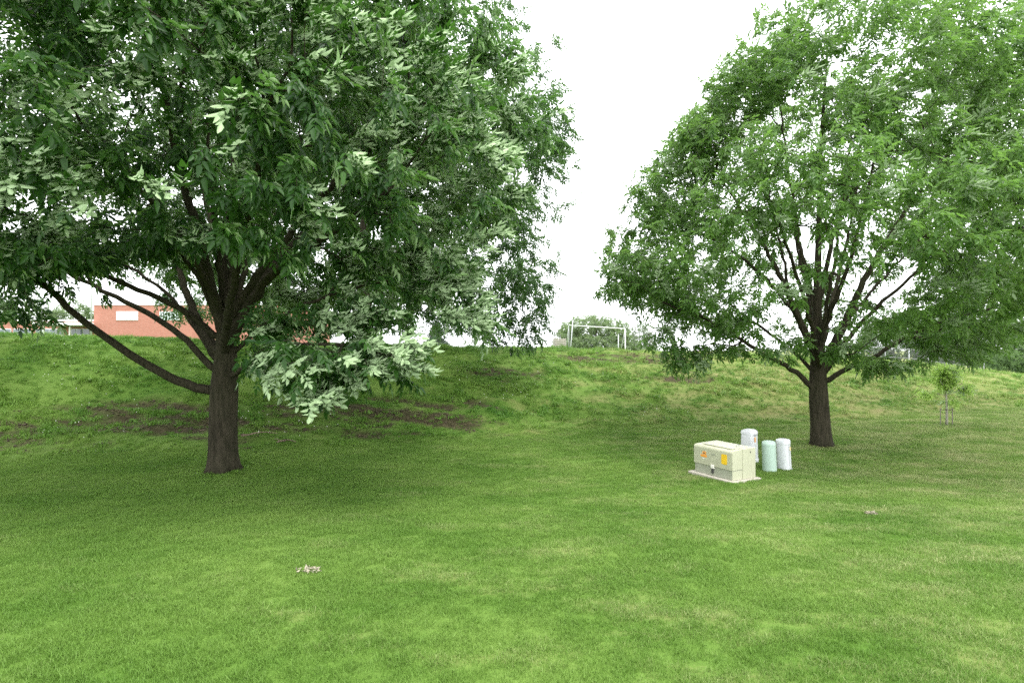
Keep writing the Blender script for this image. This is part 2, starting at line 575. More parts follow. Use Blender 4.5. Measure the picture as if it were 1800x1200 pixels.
# ------------------------------------------------------------------ trees
def leaf_template(L=.112, W=.046, pairs=3, rach=.20, droop=.35, seed=0, simple=False):
    """a pinnate ash leaf lying along +x, upper side +z; leaflets folded along the midrib"""
    r = np.random.default_rng(seed)
    V, F = [], []
    def leaflet(base, ang, ln, w, dip):
        d = np.array([math.cos(ang) * math.cos(dip), math.sin(ang) * math.cos(dip), -math.sin(dip)])
        s = np.array([-math.sin(ang), math.cos(ang), 0])
        up = np.cross(d, s)
        ro = r.normal(0, .38)
        s, up = s * math.cos(ro) + up * math.sin(ro), up * math.cos(ro) - s * math.sin(ro)
        fold = r.uniform(.10, .36) * w
        cu = r.uniform(.06, .26) * ln
        o = len(V)
        if simple:
            V.extend([base, base + d * ln * .42 + s * w * .5 + up * fold, base + d * ln - np.array([0, 0, cu]), base + d * ln * .42 - s * w * .5 + up * fold])
            F.extend([(o, o + 2, o + 1), (o, o + 3, o + 2)])
            return
        V.extend([base, base + d * ln * .32 + s * w * .5 + up * fold, base + d * ln * .70 + s * w * .36 + up * fold * .5 - np.array([0, 0, .35 * cu]),
                  base + d * ln - np.array([0, 0, cu]),
                  base + d * ln * .70 - s * w * .36 + up * fold * .5 - np.array([0, 0, .35 * cu]), base + d * ln * .32 - s * w * .5 + up * fold])
        F.extend([(o, o + 3, o + 2), (o, o + 2, o + 1), (o, o + 5, o + 4), (o, o + 4, o + 3)])
    for k in range(pairs):
        f = (k + .8) / (pairs + .25)
        x = rach * f
        z = -droop * rach * f * f
        for sg in (-1, 1):
            sc = r.uniform(.82, 1.1) * (1 - .12 * abs(k - 1))
            leaflet(np.array([x + r.uniform(-.008, .008), 0, z]), sg * r.uniform(.65, 1.05), L * sc, W * sc, r.uniform(-.05, .75))
    leaflet(np.array([rach, 0, -droop * rach]), r.uniform(-.2, .2), L * 1.08, W * 1.08, r.uniform(.3, .6))
    return np.array(V), np.array(F)

TEMPL = [leaf_template(seed=i, droop=.1 + .12 * i, pairs=(3, 3, 2, 3, 4, 3)[i], rach=(.2, .19, .15, .21, .24, .18)[i]) for i in range(6)]
TEMPL_S = [leaf_template(seed=i, droop=.1 + .12 * i, simple=True) for i in range(6)]

def frames(d, n):
    """rotation matrices with x = d, z ~ n"""
    d = d / np.linalg.norm(d, axis=1, keepdims=True)
    y = np.cross(n, d)
    y /= np.maximum(np.linalg.norm(y, axis=1, keepdims=True), 1e-6)
    z = np.cross(d, y)
    return np.stack([d, y, z], -1)

def leaves_mesh(name, pos, R, scl, tint, which, mat, templ):
    VV, FF, TT, off = [], [], [], 0
    for k, (tv, tf) in enumerate(templ):
        s = np.where(which == k)[0]
        if not len(s): continue
        v = np.einsum('nij,vj->nvi', R[s], tv) * scl[s][:, None, None] + pos[s][:, None, :]
        f = tf[None] + (np.arange(len(s)) * len(tv))[:, None, None] + off
        VV.append(v.reshape(-1, 3)); FF.append(f.reshape(-1, 3))
        TT.append(np.repeat(tint[s], len(tv)))
        off += len(s) * len(tv)
    me = np_mesh(name, np.vstack(VV), np.vstack(FF), mat)
    a = me.attributes.new('tint', 'FLOAT', 'POINT')
    a.data.foreach_set('value', np.concatenate(TT).astype(np.float32))
    return me

def crown_tips(r, centre, profile, n, spacing, shell=.45, clump=.42, cl_scale=.9, seed=0, extra=(), hollow_z=None, hollow=.5, lobe=.40):
    """shoot tips through the outer part of a crown of revolution, thinned into clumps with gaps"""
    zs = np.array([p[0] for p in profile]); rs = np.array([p[1] for p in profile])
    cx = lambda z: centre[0](z) if callable(centre[0]) else centre[0]
    pts, out = None, []
    m = n * 14
    z = r.uniform(zs[0], zs[-1], m)
    R = np.interp(z, zs, rs)
    keep = r.uniform(size=m) < (R / rs.max()) ** 2
    z, R = z[keep], R[keep]
    a = r.uniform(0, 2 * np.pi, len(z))
    lob = 1 - lobe / 2 + lobe * vnoise(np.cos(a) * 2.1 + 9, np.sin(a) * 2.1 + 5, z * .55, seed + 40)
    rho = r.uniform(0, 1, len(z)) ** .5
    zr = (z - zs[0]) / (zs[-1] - zs[0])
    p_in = np.where(rho > shell + .25, 1, np.where(rho > shell, .45, .10))
    if hollow_z is not None:
        p_in = np.where((z < hollow_z) & (rho < hollow), 0, p_in)
    k = r.uniform(size=len(z)) < p_in
    z, R, a, rho, lob = z[k], R[k], a[k], rho[k], lob[k]
    x = cx(z) + np.cos(a) * R * rho * lob
    y = centre[1] + np.sin(a) * R * rho * lob
    cn = vnoise(x / cl_scale, y / cl_scale, z / cl_scale * 1.5, seed + 41)
    k = cn > clump * r.uniform(.75, 1.25, len(x))
    cand = np.stack([x, y, z], -1)[k]
    for (c, rad, m2) in extra:
        q = r.normal(size=(m2 * 4, 3))
        q /= np.linalg.norm(q, axis=1, keepdims=True)
        q *= r.uniform(0, 1, (m2 * 4, 1)) ** .4
        cand = np.vstack([q[:m2 * 4] * np.array(rad) + np.array(c), cand])
    sel = np.empty((n, 3)); c = 0
    for p in cand:
        if c >= n: break
        if c and np.min(np.sum((sel[:c] - p) ** 2, 1)) < spacing ** 2: continue
        sel[c] = p; c += 1
    return sel[:c]

def grow(r, base_paths, tips, step=.26, sag=.10, ang_w=.9, path_w=.18):
    """base_paths: [(points, r0, r1, attach?)]; path 0 is the trunk. returns pos, parent, radius, path id"""
    pos, par, rad, pid = [], [], [], []
    for b, (pts, r0, r1) in enumerate(base_paths):
        pts = np.asarray(pts, float)
        # smooth resample
        seg = np.linalg.norm(np.diff(pts, axis=0), axis=1)
        s = np.concatenate([[0], np.cumsum(seg)])
        m = max(4, int(s[-1] / .16))
        u = np.linspace(0, s[-1], m)
        q = np.stack([np.interp(u, s, pts[:, i]) for i in range(3)], -1)
        for _ in range(4):
            q[1:-1] = .25 * q[:-2] + .5 * q[1:-1] + .25 * q[2:]
        if b > 0:
            q[1:-1] += r.normal(0, .012, (m - 2, 3))
            A = np.array(pos[:])
            j = int(np.argmin(np.sum((A - q[0]) ** 2, 1)))
            prev = j; start = 1
        else:
            prev = -1; start = 0
        for i in range(start, m):
            pos.append(q[i]); par.append(prev)
            rad.append(float(np.interp(u[i], s, r0)) if isinstance(r0, list) else r0 + (r1 - r0) * (i / (m - 1)) ** .8); pid.append(b)
            prev = len(pos) - 1
    nb = len(pos)
    N = nb + len(tips) * 14
    PO = np.zeros((N, 3)); PO[:nb] = pos
    PA = np.full(N, -1); PA[:nb] = par
    DI = np.zeros((N, 3)); PL = np.zeros(N)
    for i in range(nb):
        if par[i] >= 0:
            d = PO[i] - PO[par[i]]
            DI[i] = d / max(np.linalg.norm(d), 1e-9)
            PL[i] = PL[par[i]] + np.linalg.norm(d)
        else: DI[i] = (0, 0, 1)
    ok = np.ones(N, bool)
    ntr = sum(1 for p in pid if p == 0)
    fork = min([PO[i][2] for i in range(nb) if pid[i] > 0 and pid[par[i]] == 0] or [0])
    for i in range(nb):
        if pid[i] == 0 and PO[i][2] < fork + .25: ok[i] = False
        if pid[i] > 0 and pid[par[i]] == 0: ok[i] = False
    c = nb
    d0 = np.min(np.linalg.norm(tips[:, None, :] - PO[None, :nb:2, :], axis=2), axis=1)
    tipn = []
    for t in np.argsort(d0):
        p = tips[t]
        v = p - PO[:c]
        L = np.sqrt(np.sum(v * v, 1)) + 1e-6
        cosa = np.sum(v * DI[:c], 1) / L
        cost = L * (1 + ang_w * (1 - cosa)) + path_w * PL[:c]
        cost[~ok[:c]] = 1e9
        j = int(np.argmin(cost))
        ln = L[j]
        m = max(2, min(12, int(math.ceil(ln / step))))
        e = v[j] / ln
        t0 = (.55 * DI[j] + .45 * e) * ln
        t1 = e * ln * .8 + np.array([0, 0, -sag * ln])
        prev = j
        jit = r.normal(0, .02 * min(1, ln), (m, 3))
        for k in range(1, m + 1):
            u = k / m
            h = (2 * u ** 3 - 3 * u ** 2 + 1) * PO[j] + (u ** 3 - 2 * u ** 2 + u) * t0 + (-2 * u ** 3 + 3 * u ** 2) * p + (u ** 3 - u ** 2) * t1
            if k < m: h = h + jit[k - 1]
            PO[c] = h; PA[c] = prev
            d = h - PO[prev]; dl = np.linalg.norm(d)
            DI[c] = d / max(dl, 1e-9); PL[c] = PL[prev] + dl
            prev = c; c += 1
        tipn.append(prev)
    PO, PA, DI = PO[:c], PA[:c], DI[:c]
    EX = 2.25
    A = np.zeros(c); A[tipn] = .0045 ** EX
    nch = np.zeros(c, int)
    for i in range(c - 1, -1, -1):
        if A[i] == 0: A[i] = .004 ** EX
        if PA[i] >= 0: A[PA[i]] += A[i] * (1.0 if i >= nb else .25)
    RA = A ** (1 / EX)
    RA[:nb] = np.maximum(np.array(rad), np.minimum(RA[:nb], np.array(rad) * 1.0))
    for i in range(nb, c):
        RA[i] = min(RA[i], RA[PA[i]] * .85)
    return PO, PA, RA, np.array(pid + [-1] * (c - nb)), DI, np.array(tipn), nb

def branch_tubes(PO, PA, RA, PID, nb, minr=0.0):
    """chains of nodes -> {path id or -1: [(path, radii, sides)]}"""
    n = len(PO)
    ch = [[] for _ in range(n)]
    for i in range(n):
        if PA[i] >= 0: ch[PA[i]].append(i)
    main = [-1] * n
    for i in range(n):
        if not ch[i]: continue
        same = [k for k in ch[i] if PID[k] == PID[i] and i < nb]
        main[i] = same[0] if same else (max(ch[i], key=lambda k: RA[k]) if i >= nb else -1)
    out = {}
    for i in range(n):
        if PA[i] >= 0 and main[PA[i]] == i: continue
        path = [i]
        while main[path[-1]] >= 0: path.append(main[path[-1]])
        pts = [PO[k] for k in path]; rr = [RA[k] for k in path]
        if PA[i] >= 0:
            pts.insert(0, PO[PA[i]]); rr.insert(0, RA[i] * 1.05)
        if max(rr) < minr: continue
        mx = max(rr)
        sides = 12 if mx > .12 else 8 if mx > .05 else 5 if mx > .015 else 3
        if len(pts) < 2: continue
        out.setdefault(int(PID[i]) if i < nb else -1, []).append((np.array(pts), np.array(rr), sides))
    return out

def leaf_field(r, PO, PA, DI, tipn, per_tip, centre, wind=(0, 0, 0), flip_p=.05, flip_fn=None, scale=1.0, back=.45, droop=.45):
    """opposite leaves along the last stretch of every shoot"""
    pos, D, Nn, S, T, Wh = [], [], [], [], [], []
    up = np.array([0, 0, 1.0]); wind = np.array(wind)
    for ti in tipn:
        pts = [PO[ti]]; q = ti; acc = 0
        while PA[q] >= 0 and acc < back:
            acc += np.linalg.norm(PO[q] - PO[PA[q]]); q = PA[q]; pts.append(PO[q])
        pts = np.array(pts)
        tw = DI[ti]
        out = PO[ti] - centre; out[2] *= .3
        out /= np.linalg.norm(out) + 1e-6
        fp = flip_p if flip_fn is None else flip_fn(PO[ti])
        flip = r.uniform() < fp
        k = max(3, int(r.poisson(per_tip)))
        tint0 = .05 + .5 * r.uniform() + .45 * float(vnoise(PO[ti][0] / 1.1, PO[ti][1] / 1.1, PO[ti][2] / .9, 78)) - .1
        for i in range(k):
            u = (r.uniform() ** 1.5) * (len(pts) - 1) * .9
            a = int(u); p = pts[a] + (pts[min(a + 1, len(pts) - 1)] - pts[a]) * (u - a)
            rv = r.normal(size=3); rv -= tw * np.dot(rv, tw); rv /= np.linalg.norm(rv) + 1e-6
            d = .45 * tw + .85 * rv + .35 * out - droop * up * r.uniform(.5, 1.5) + wind * r.uniform(.5, 1.4)
            d /= np.linalg.norm(d)
            nn = up + .35 * out + r.normal(0, .30, 3)
            if flip and r.uniform() < .8:
                d = .5 * d + np.array([.75, -.05, -.42]) * r.uniform(.7, 1.2) + r.normal(0, .16, 3)
                d /= np.linalg.norm(d)
                nn = -(up * .75 + np.array([.1, -.75, 0])) + r.normal(0, .28, 3)
            pos.append(p); D.append(d); Nn.append(nn)
            S.append(scale * r.uniform(.75, 1.2)); T.append(np.clip(tint0 + r.normal(0, .18), 0, 1)); Wh.append(r.integers(0, 6))
    pos, D, Nn = np.array(pos), np.array(D), np.array(Nn)
    return pos, frames(D, Nn), np.array(S), np.array(T), np.array(Wh)

def trunk_mesh(name, path, radii, mat, lumps=.10, sides=20, flare=.45, seed=0):
    """trunk with root flare and uneven cross-section"""
    r = np.random.default_rng(seed)
    V, F, caps = tube_arrays(path, radii, sides)
    n = len(path)
    ph = r.uniform(0, 6.28, 4)
    h = np.array(path)[:, 2] - path[0][2]
    for i in range(n):
        for j in range(sides):
            a = 2 * math.pi * j / sides
            fl = flare * math.exp(-h[i] / .16) * (.6 + .4 * math.cos(5 * a + ph[0]) + .25 * math.cos(3 * a + ph[1]))
            k = 1 + fl + lumps * (.5 * math.cos(3 * a + ph[2] + h[i] * .5) + .35 * math.cos(7 * a + ph[3] - h[i] * .3))
            V[i * sides + j] = path[i] + (V[i * sides + j] - path[i]) * k
    FF = np.vstack([F[:, [0, 1, 2]], F[:, [0, 2, 3]], *caps])
    return np_mesh(name, V, FF, mat, True)

def pick_visible(pos, count, cell=11.0):
    """indices of the leaves that show largest: nearest of their picture cell, in frame"""
    D = pos[:, 1]
    px = 900 + pos[:, 0] / np.maximum(D, .1) * FPX
    py = HOR - (pos[:, 2] - EYE) / np.maximum(D, .1) * FPX
    ins = np.where((D > 1) & (px > 5) & (px < 1795) & (py > 5) & (py < 1195))[0]
    ins = ins[np.argsort(D[ins])]
    seen, out = set(), []
    for i in ins:
        k = (int(px[i] / cell), int(py[i] / cell))
        if k in seen: continue
        seen.add(k); out.append(i)
        if len(out) >= count: break
    return np.array(out, int)

LEAF_DATA = {}
def leaf_data(mat, w, tint):
    key = (mat.name, int(w), int(tint * 3.99))
    if key not in LEAF_DATA:
        v, f = TEMPL[key[1]]
        me = np_mesh('leaf', v, f, mat)
        a = me.attributes.new('tint', 'FLOAT', 'POINT')
        a.data.foreach_set('value', np.full(len(v), (key[2] + .5) / 4, dtype=np.float32))
        LEAF_DATA[key] = me
    return LEAF_DATA[key]

def make_tree(name, label, base, paths, tips, per_tip, leaf_mat, seed, cat='tree', group=None, single_leaves=0, bark=None,
              wind=(0, 0, 0), flip_p=.05, flip_fn=None, scale=1.0, flare=.45, minr=0.0, sag=.1, back=.45, droop=.45, limbs=True, centre=None, lumps=.1, simple=False):
    r = np.random.default_rng(seed)
    bark = bark or M['bark']
    base = np.array(base, float)
    root = empty(name, base, label, cat, group)
    PO, PA, RA, PID, DI, tipn, nb = grow(r, paths, tips, sag=sag)
    T = branch_tubes(PO, PA, RA, PID, nb, minr)
    def rel(tl): return [(p - base, q, s) for p, q, s in tl]
    p0, r0, s0 = rel(T[0])[0]
    new_obj('trunk', trunk_mesh('trunk', p0, r0, bark, seed=seed, flare=flare, lumps=lumps, sides=20 if r0[0] > .1 else 8), root)
    rest = list(T[0][1:]) + T.get(-1, [])
    for b in range(1, len(paths)):
        if b not in T: continue
        if limbs: new_obj('limb', tubes_mesh('limb', rel(T[b]), bark), root)
        else: rest += T[b]
    if rest:
        tag(new_obj('branches', tubes_mesh('branches', rel(rest), bark), root), kind='stuff')
    c = centre if centre is not None else tips.mean(0)
    pos, R, S, Tn, W = leaf_field(r, PO, PA, DI, tipn, per_tip, c, wind, flip_p, flip_fn, scale, back, droop)
    keep = np.ones(len(pos), bool)
    if single_leaves:
        s = pick_visible(pos, single_leaves)
        keep[s] = False
        for i in s:
            o = new_obj('leaf', leaf_data(leaf_mat, W[i], Tn[i]), root)
            o.matrix_local = Matrix.Translation(Vector(pos[i] - base)) @ Matrix((R[i] * S[i]).tolist()).to_4x4()
    cr = new_obj('crown', leaves_mesh('crown', pos[keep] - base, R[keep], S[keep], Tn[keep], W[keep], leaf_mat, TEMPL_S if simple else TEMPL), root)
    tag(cr, kind='stuff')
    return root, len(pos)

def pl(*pts): return [at(*p) for p in pts]

# the near ash on the left
rt = np.random.default_rng(101)
bL = TREE_L.copy(); bL[2] = gz(bL[0], bL[1]) - .03
tr = pl((391, 832, 9.9), (391, 780, 9.9), (392, 730, 9.9), (394, 680, 9.9), (398, 620, 9.9), (398, 540, 10.0), (402, 430, 10.1), (412, 300, 10.1), (425, 150, 10.0), (430, 20, 9.9), (440, -110, 9.8))
tr[0] = bL
paths = [(tr, [.255, .242, .234, .236, .185, .13, .09, .07, .05, .035, .02], 0),
    (pl((380, 690, 9.9), (330, 678, 9.8), (280, 655, 9.6), (225, 617, 9.4), (160, 578, 9.2), (110, 530, 8.9), (60, 488, 8.7), (0, 430, 8.4), (-90, 370, 8.2)), .092, .03),
    (pl((380, 655, 9.9), (352, 625, 9.9), (322, 590, 10.0), (270, 556, 10.1), (200, 520, 10.2), (120, 480, 10.4), (30, 430, 10.6)), .07, .025),
    (pl((385, 625, 9.9), (352, 575, 10.3), (330, 520, 10.7), (305, 450, 11.2), (260, 360, 11.8)), .10, .03),
    (pl((385, 600, 9.9), (345, 560, 9.7), (280, 520, 9.3), (190, 490, 8.7), (110, 440, 8.0), (50, 380, 7.4)), .065, .022),
    (pl((400, 610, 9.9), (432, 545, 9.6), (470, 485, 9.2), (535, 445, 8.6), (610, 390, 7.9), (690, 330, 7.2)), .105, .03),
    (pl((392, 590, 9.9), (368, 490, 9.6), (345, 400, 9.2), (305, 260, 8.7), (280, 100, 8.3), (260, -60, 8.1)), .10, .03),
    (pl((405, 665, 9.9), (440, 635, 9.3), (500, 612, 8.5), (570, 602, 7.8), (640, 612, 7.2), (700, 630, 6.8)), .055, .012),
    (pl((400, 600, 9.9), (440, 520, 10.5), (500, 440, 11.3), (570, 380, 12.2), (640, 330, 12.9)), .09, .03),
    (pl((396, 620, 9.85), (400, 545, 8.9), (425, 430, 7.8), (455, 300, 6.8), (480, 170, 6.1)), .085, .025),
    (pl((402, 560, 10.0), (470, 460, 9.8), (560, 350, 9.4), (660, 255, 9.0), (760, 170, 8.7)), .09, .028),
    (pl((398, 540, 10.0), (380, 430, 10.8), (350, 300, 11.8), (330, 180, 12.6)), .085, .03),
    (pl((398, 560, 10.0), (330, 430, 8.6), (240, 320, 7.4), (150, 230, 6.6)), .07, .022),
    (pl((388, 645, 9.9), (362, 603, 10.1), (335, 562, 10.3), (300, 520, 10.5), (230, 470, 10.7), (150, 430, 10.9)), .055, .02),
    (pl((400, 600, 9.95), (415, 520, 10.1), (440, 450, 10.3), (485, 380, 10.5), (530, 300, 10.6)), .075, .02),
    (pl((390, 580, 9.95), (366, 520, 9.7), (325, 450, 9.4), (270, 395, 9.1), (210, 330, 8.8)), .06, .02),
    (pl((405, 630, 9.9), (450, 580, 9.9), (520, 540, 9.8), (600, 512, 9.7), (690, 490, 9.5), (780, 470, 9.3)), .05, .016),
    (pl((397, 560, 10.0), (386, 470, 9.7), (376, 380, 9.4), (368, 280, 9.2), (365, 180, 9)), .07, .02),
]
prof = [(2.7, 4.2), (3.4, 5.0), (4.6, 5.3), (6.4, 4.9), (8.2, 3.7), (9.6, 2.0), (10.3, .6)]
hang = at(585, 636, 6.7)
tips = crown_tips(rt, (-5.25, 9.4), prof, 3100, .26, shell=.42, clump=.45, cl_scale=1.15, seed=1,
                  extra=[(hang, (1.15, .7, .36), 70), (at(690, 612, 6.6), (.45, .5, .30), 22), (at(540, 690, 6.5), (.32, .4, .14), 12),
                         (at(835, 545, 8.0), (.35, .5, .4), 20), (at(450, 610, 8.6), (.5, .5, .45), 26), (at(480, 560, 8.2), (.6, .5, .32), 26), (at(620, 548, 7.6), (.8, .5, .28), 30), (at(40, 548, 7.8), (.45, .4, .12), 10),
                         (at(110, 445, 8.6), (1.7, 1.3, .5), 90), (at(270, 425, 9.0), (1.2, 1.2, .5), 60), (at(760, 480, 8.2), (.7, .7, .5), 40)],
                  hollow_z=3.1, hollow=.55)
def open_underside(tips):
    """the crown's front rim lifts clear of the limbs; the low hanging boughs stay"""
    D = tips[:, 1]
    px = 900 + tips[:, 0] / D * FPX
    py = HOR - (tips[:, 2] - EYE) / D * FPX
    lim = np.interp(px, [0, 100, 200, 300, 400, 470, 530, 620, 700, 900], [505, 475, 448, 430, 432, 450, 490, 520, 530, 520])
    hang_on = (px > 425) & (py > 515) & (D < 8.9) | (px < 90) & (py > 530)
    return tips[~((py > lim) & (D < 10.2) & ~hang_on)]
tips = open_underside(tips)
def flipL(p):
    """whole boughs turned by the wind, mostly on the near side"""
    v = float(vnoise(p[0] / .8, p[1] / .8, p[2] / .6, 77))
    near = .43 if p[2] < 2.3 and p[1] < 8 else .50 if p[1] < 7.8 and p[0] > -8.5 else .60 if p[1] < 9.2 else .72
    return .85 if v > near else .06
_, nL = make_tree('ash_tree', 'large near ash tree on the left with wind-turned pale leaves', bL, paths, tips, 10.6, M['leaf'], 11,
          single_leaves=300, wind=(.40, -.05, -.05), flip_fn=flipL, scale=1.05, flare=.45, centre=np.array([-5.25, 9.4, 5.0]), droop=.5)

# the ash on the right
rt = np.random.default_rng(102)
bR = TREE_R.copy(); bR[2] = gz(bR[0], bR[1]) - .03
tr = pl((1444, 786, 12.4), (1442, 745, 12.4), (1439, 700, 12.4), (1438, 655, 12.4), (1437, 600, 12.5), (1437, 500, 12.5), (1440, 400, 12.5), (1443, 250, 12.4), (1455, 90, 12.3))
tr[0] = bR
paths = [(tr, [.225, .208, .20, .175, .115, .08, .06, .04, .015], 0),
    (pl((1433, 688, 12.4), (1405, 655, 12.3), (1360, 632, 12.1), (1300, 595, 11.9), (1240, 560, 11.7), (1160, 530, 11.5)), .085, .022),
    (pl((1437, 650, 12.4), (1424, 600, 12.3), (1395, 540, 12.2), (1365, 470, 12.1), (1310, 380, 12.0), (1260, 300, 12)), .10, .022),
    (pl((1442, 665, 12.4), (1470, 605, 12.3), (1498, 535, 12.2), (1530, 470, 12.0), (1600, 360, 11.8), (1680, 250, 11.6)), .13, .025),
    (pl((1447, 678, 12.4), (1475, 650, 12.3), (1530, 635, 12.1), (1590, 590, 11.9), (1680, 558, 11.7), (1780, 530, 11.5)), .08, .022),
    (pl((1440, 650, 12.35), (1425, 560, 11.4), (1390, 450, 10.4), (1350, 340, 9.6)), .08, .02),
    (pl((1440, 640, 12.5), (1455, 560, 13.3), (1485, 440, 14.4), (1510, 320, 15.2)), .09, .025),
    (pl((1436, 620, 12.4), (1405, 560, 12.5), (1340, 480, 12.6), (1250, 415, 12.7), (1160, 400, 12.7)), .075, .02),
    (pl((1440, 600, 12.5), (1480, 500, 11.6), (1510, 400, 10.8), (1540, 270, 10.2)), .08, .02),
    (pl((1438, 560, 12.5), (1405, 430, 12.7), (1385, 300, 13.0), (1370, 180, 13.2)), .075, .02),
    (pl((1439, 540, 12.5), (1460, 430, 12.4), (1500, 280, 12.2), (1560, 150, 12.0)), .08, .02),
    (pl((1436, 640, 12.4), (1412, 585, 12.0), (1390, 530, 11.7), (1375, 440, 11.4), (1345, 330, 11.1)), .065, .018),
    (pl((1442, 650, 12.4), (1462, 600, 12.7), (1490, 560, 12.9), (1560, 480, 13.2), (1640, 400, 13.5)), .07, .02),
    (pl((1440, 620, 12.45), (1452, 540, 12.0), (1470, 450, 11.7), (1480, 340, 11.4), (1500, 220, 11.2)), .065, .018),
    (pl((1437, 600, 12.5), (1420, 520, 12.9), (1400, 420, 13.3), (1350, 300, 13.6)), .065, .018),
    (pl((1434, 660, 12.4), (1400, 620, 12.7), (1350, 585, 13.0), (1290, 540, 13.2), (1210, 480, 13.4)), .06, .018),
    (pl((1446, 660, 12.4), (1485, 600, 12.1), (1540, 540, 11.8), (1620, 470, 11.4), (1720, 400, 11.0)), .075, .02),
]
paths = paths[:1] + [(p, q * .82, w * .9) for p, q, w in paths[1:]]
prof = [(2.0, 3.0), (2.5, 4.3), (3.4, 5.1), (4.4, 4.95), (5.5, 4.4), (7.0, 3.75), (8.1, 3.15), (9.0, 2.1), (9.7, .5)]
tips = crown_tips(rt, (lambda z: 7.15 + .09 * (z - 3), 12.4), prof, 3150, .235, shell=.5, clump=.37, cl_scale=1.05, seed=2, lobe=.34,
                  extra=[(at(1205, 640, 11.2), (.50, .4, .24), 26), (at(1165, 600, 11.3), (.5, .4, .25), 22), (at(1270, 610, 11.4), (.6, .4, .18), 16), (at(1375, 610, 11.0), (.6, .4, .25), 18), (at(1490, 615, 11.2), (.55, .4, .25), 20), (at(1110, 480, 12.0), (.8, .6, .6), 40), (at(1300, 165, 12.0), (.8, 1, .9), 60), (at(1390, 110, 12.0), (.7, 1, .6), 50), (at(1560, 640, 11.5), (.7, .5, .2), 24), (at(1680, 600, 11.5), (.9, .6, .4), 40), (at(1230, 260, 12.2), (.8, 1, .9), 60), (at(1215, 372, 11.8), (.7, .9, .5), 45), (at(1500, 190, 11.6), (.6, .8, .6), 40)],
                  hollow_z=5.3, hollow=.68)
D_ = tips[:, 1]; px_ = 900 + tips[:, 0] / D_ * FPX; py_ = HOR - (tips[:, 2] - EYE) / D_ * FPX
tips = tips[~((np.hypot((px_ - 1440) / 170, (py_ - 480) / 110) < 1) & (rt.uniform(size=len(tips)) < .33))]
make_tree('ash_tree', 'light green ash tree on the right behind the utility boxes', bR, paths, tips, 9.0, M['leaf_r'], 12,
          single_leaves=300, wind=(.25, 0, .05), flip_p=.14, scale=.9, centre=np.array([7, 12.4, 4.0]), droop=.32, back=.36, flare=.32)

def round_tree(name, label, base, height, prof, n, per_tip, leaf_mat, seed, spacing, trunk_r, scale=1.0, group=None, fork=.25, nl=7, extra=(), clump=.42, cl=1.0, **kw):
    r = np.random.default_rng(seed)
    b = np.array(base, float)
    top = prof[-1][0] - b[2]
    zf = fork * top
    tr = [b, b + [0.02, 0, zf * .5], b + [-.03, 0, zf], b + [.1, .05, top * .5], b + [0, 0, top * .8], b + [0.05, 0, top * .93]]
    paths = [(tr, trunk_r, trunk_r * .2)]
    Rm = max(p[1] for p in prof)
    for i in range(nl):
        a = 2 * math.pi * (i + r.uniform(-.25, .25)) / nl
        h = zf * r.uniform(.85, 1.6)
        d = np.array([math.cos(a), math.sin(a), 0])
        e = r.uniform(.45, .75) * Rm
        paths.append(([b + [0, 0, h], b + [0, 0, h] + d * e * .35 + [0, 0, top * .10], b + [0, 0, h] + d * e * .75 + [0, 0, top * .24], b + [0, 0, h] + d * e + [0, 0, top * r.uniform(.28, .45)]], trunk_r * .45, trunk_r * .12))
    tips = crown_tips(r, (b[0], b[1]), prof, n, spacing, clump=clump, cl_scale=cl, seed=seed, extra=extra)
    kw.setdefault('simple', True); kw.setdefault('minr', .0065)
    return make_tree(name, label, b, paths, tips, per_tip, leaf_mat, seed, group=group, scale=scale, limbs=kw.pop('limbs', True), **kw)

# ash further back on the bank, and the one past the right edge
x, y = -5.0, 18.3
round_tree('ash_tree', 'tall dark ash tree further back on the bank, behind the large left tree', (x, y, gz(x, y) - .03), 13,
           [(2.3, 4.8), (3.2, 6.3), (5, 6.6), (8, 6.6), (10.5, 6.4), (12.5, 5.6), (14.2, 3.6), (15.2, .9)], 2500, 9.2, M['leaf_back'], 31, .35, .26, scale=1.12,
           extra=[(at(925, 540, 17), (.9, 1.0, 1.5), 130), (at(870, 570, 17.5), (1.0, .8, .7), 50), (at(955, 230, 15.5), (.9, 1, 1.4), 80), (at(900, 400, 16), (.9, 1, 1.3), 80)], cl=1.2, wind=(.3, 0, 0), flip_p=.05, fork=.2)
x, y = 17.2, 15.6
round_tree('ash_tree', 'ash tree at the right edge of the picture, only its crown showing', (x, y, gz(x, y) - .03), 12,
           [(2.0, 4.0), (3, 5.2), (6, 5.7), (9, 5.3), (11, 4.4), (13, 2.4), (14, .6)], 1500, 8, M['leaf_r'], 32, .40, .24, scale=1.1, cl=1.2, wind=(.25, 0, 0), flip_p=.10, fork=.2,
           extra=[(at(1745, 575, 14.5), (.9, .8, .7), 60), (at(1690, 480, 14), (.9, .8, .9), 50)])

x, y = -16.6, 10.6  # ash added beyond the left edge to shade the left bank
round_tree('ash_tree', 'ash tree added past the left edge to shade the bank, mostly out of view', (x, y, gz(x, y) - .03), 11,
           [(2.2, 4.2), (3, 5.2), (5, 5.6), (7.5, 5.2), (9.5, 3.6), (11.2, .8)], 1000, 7, M['leaf_back'], 33, .42, .24, scale=1.25, cl=1.2, wind=(.3, 0, 0), flip_p=.05, fork=.2)

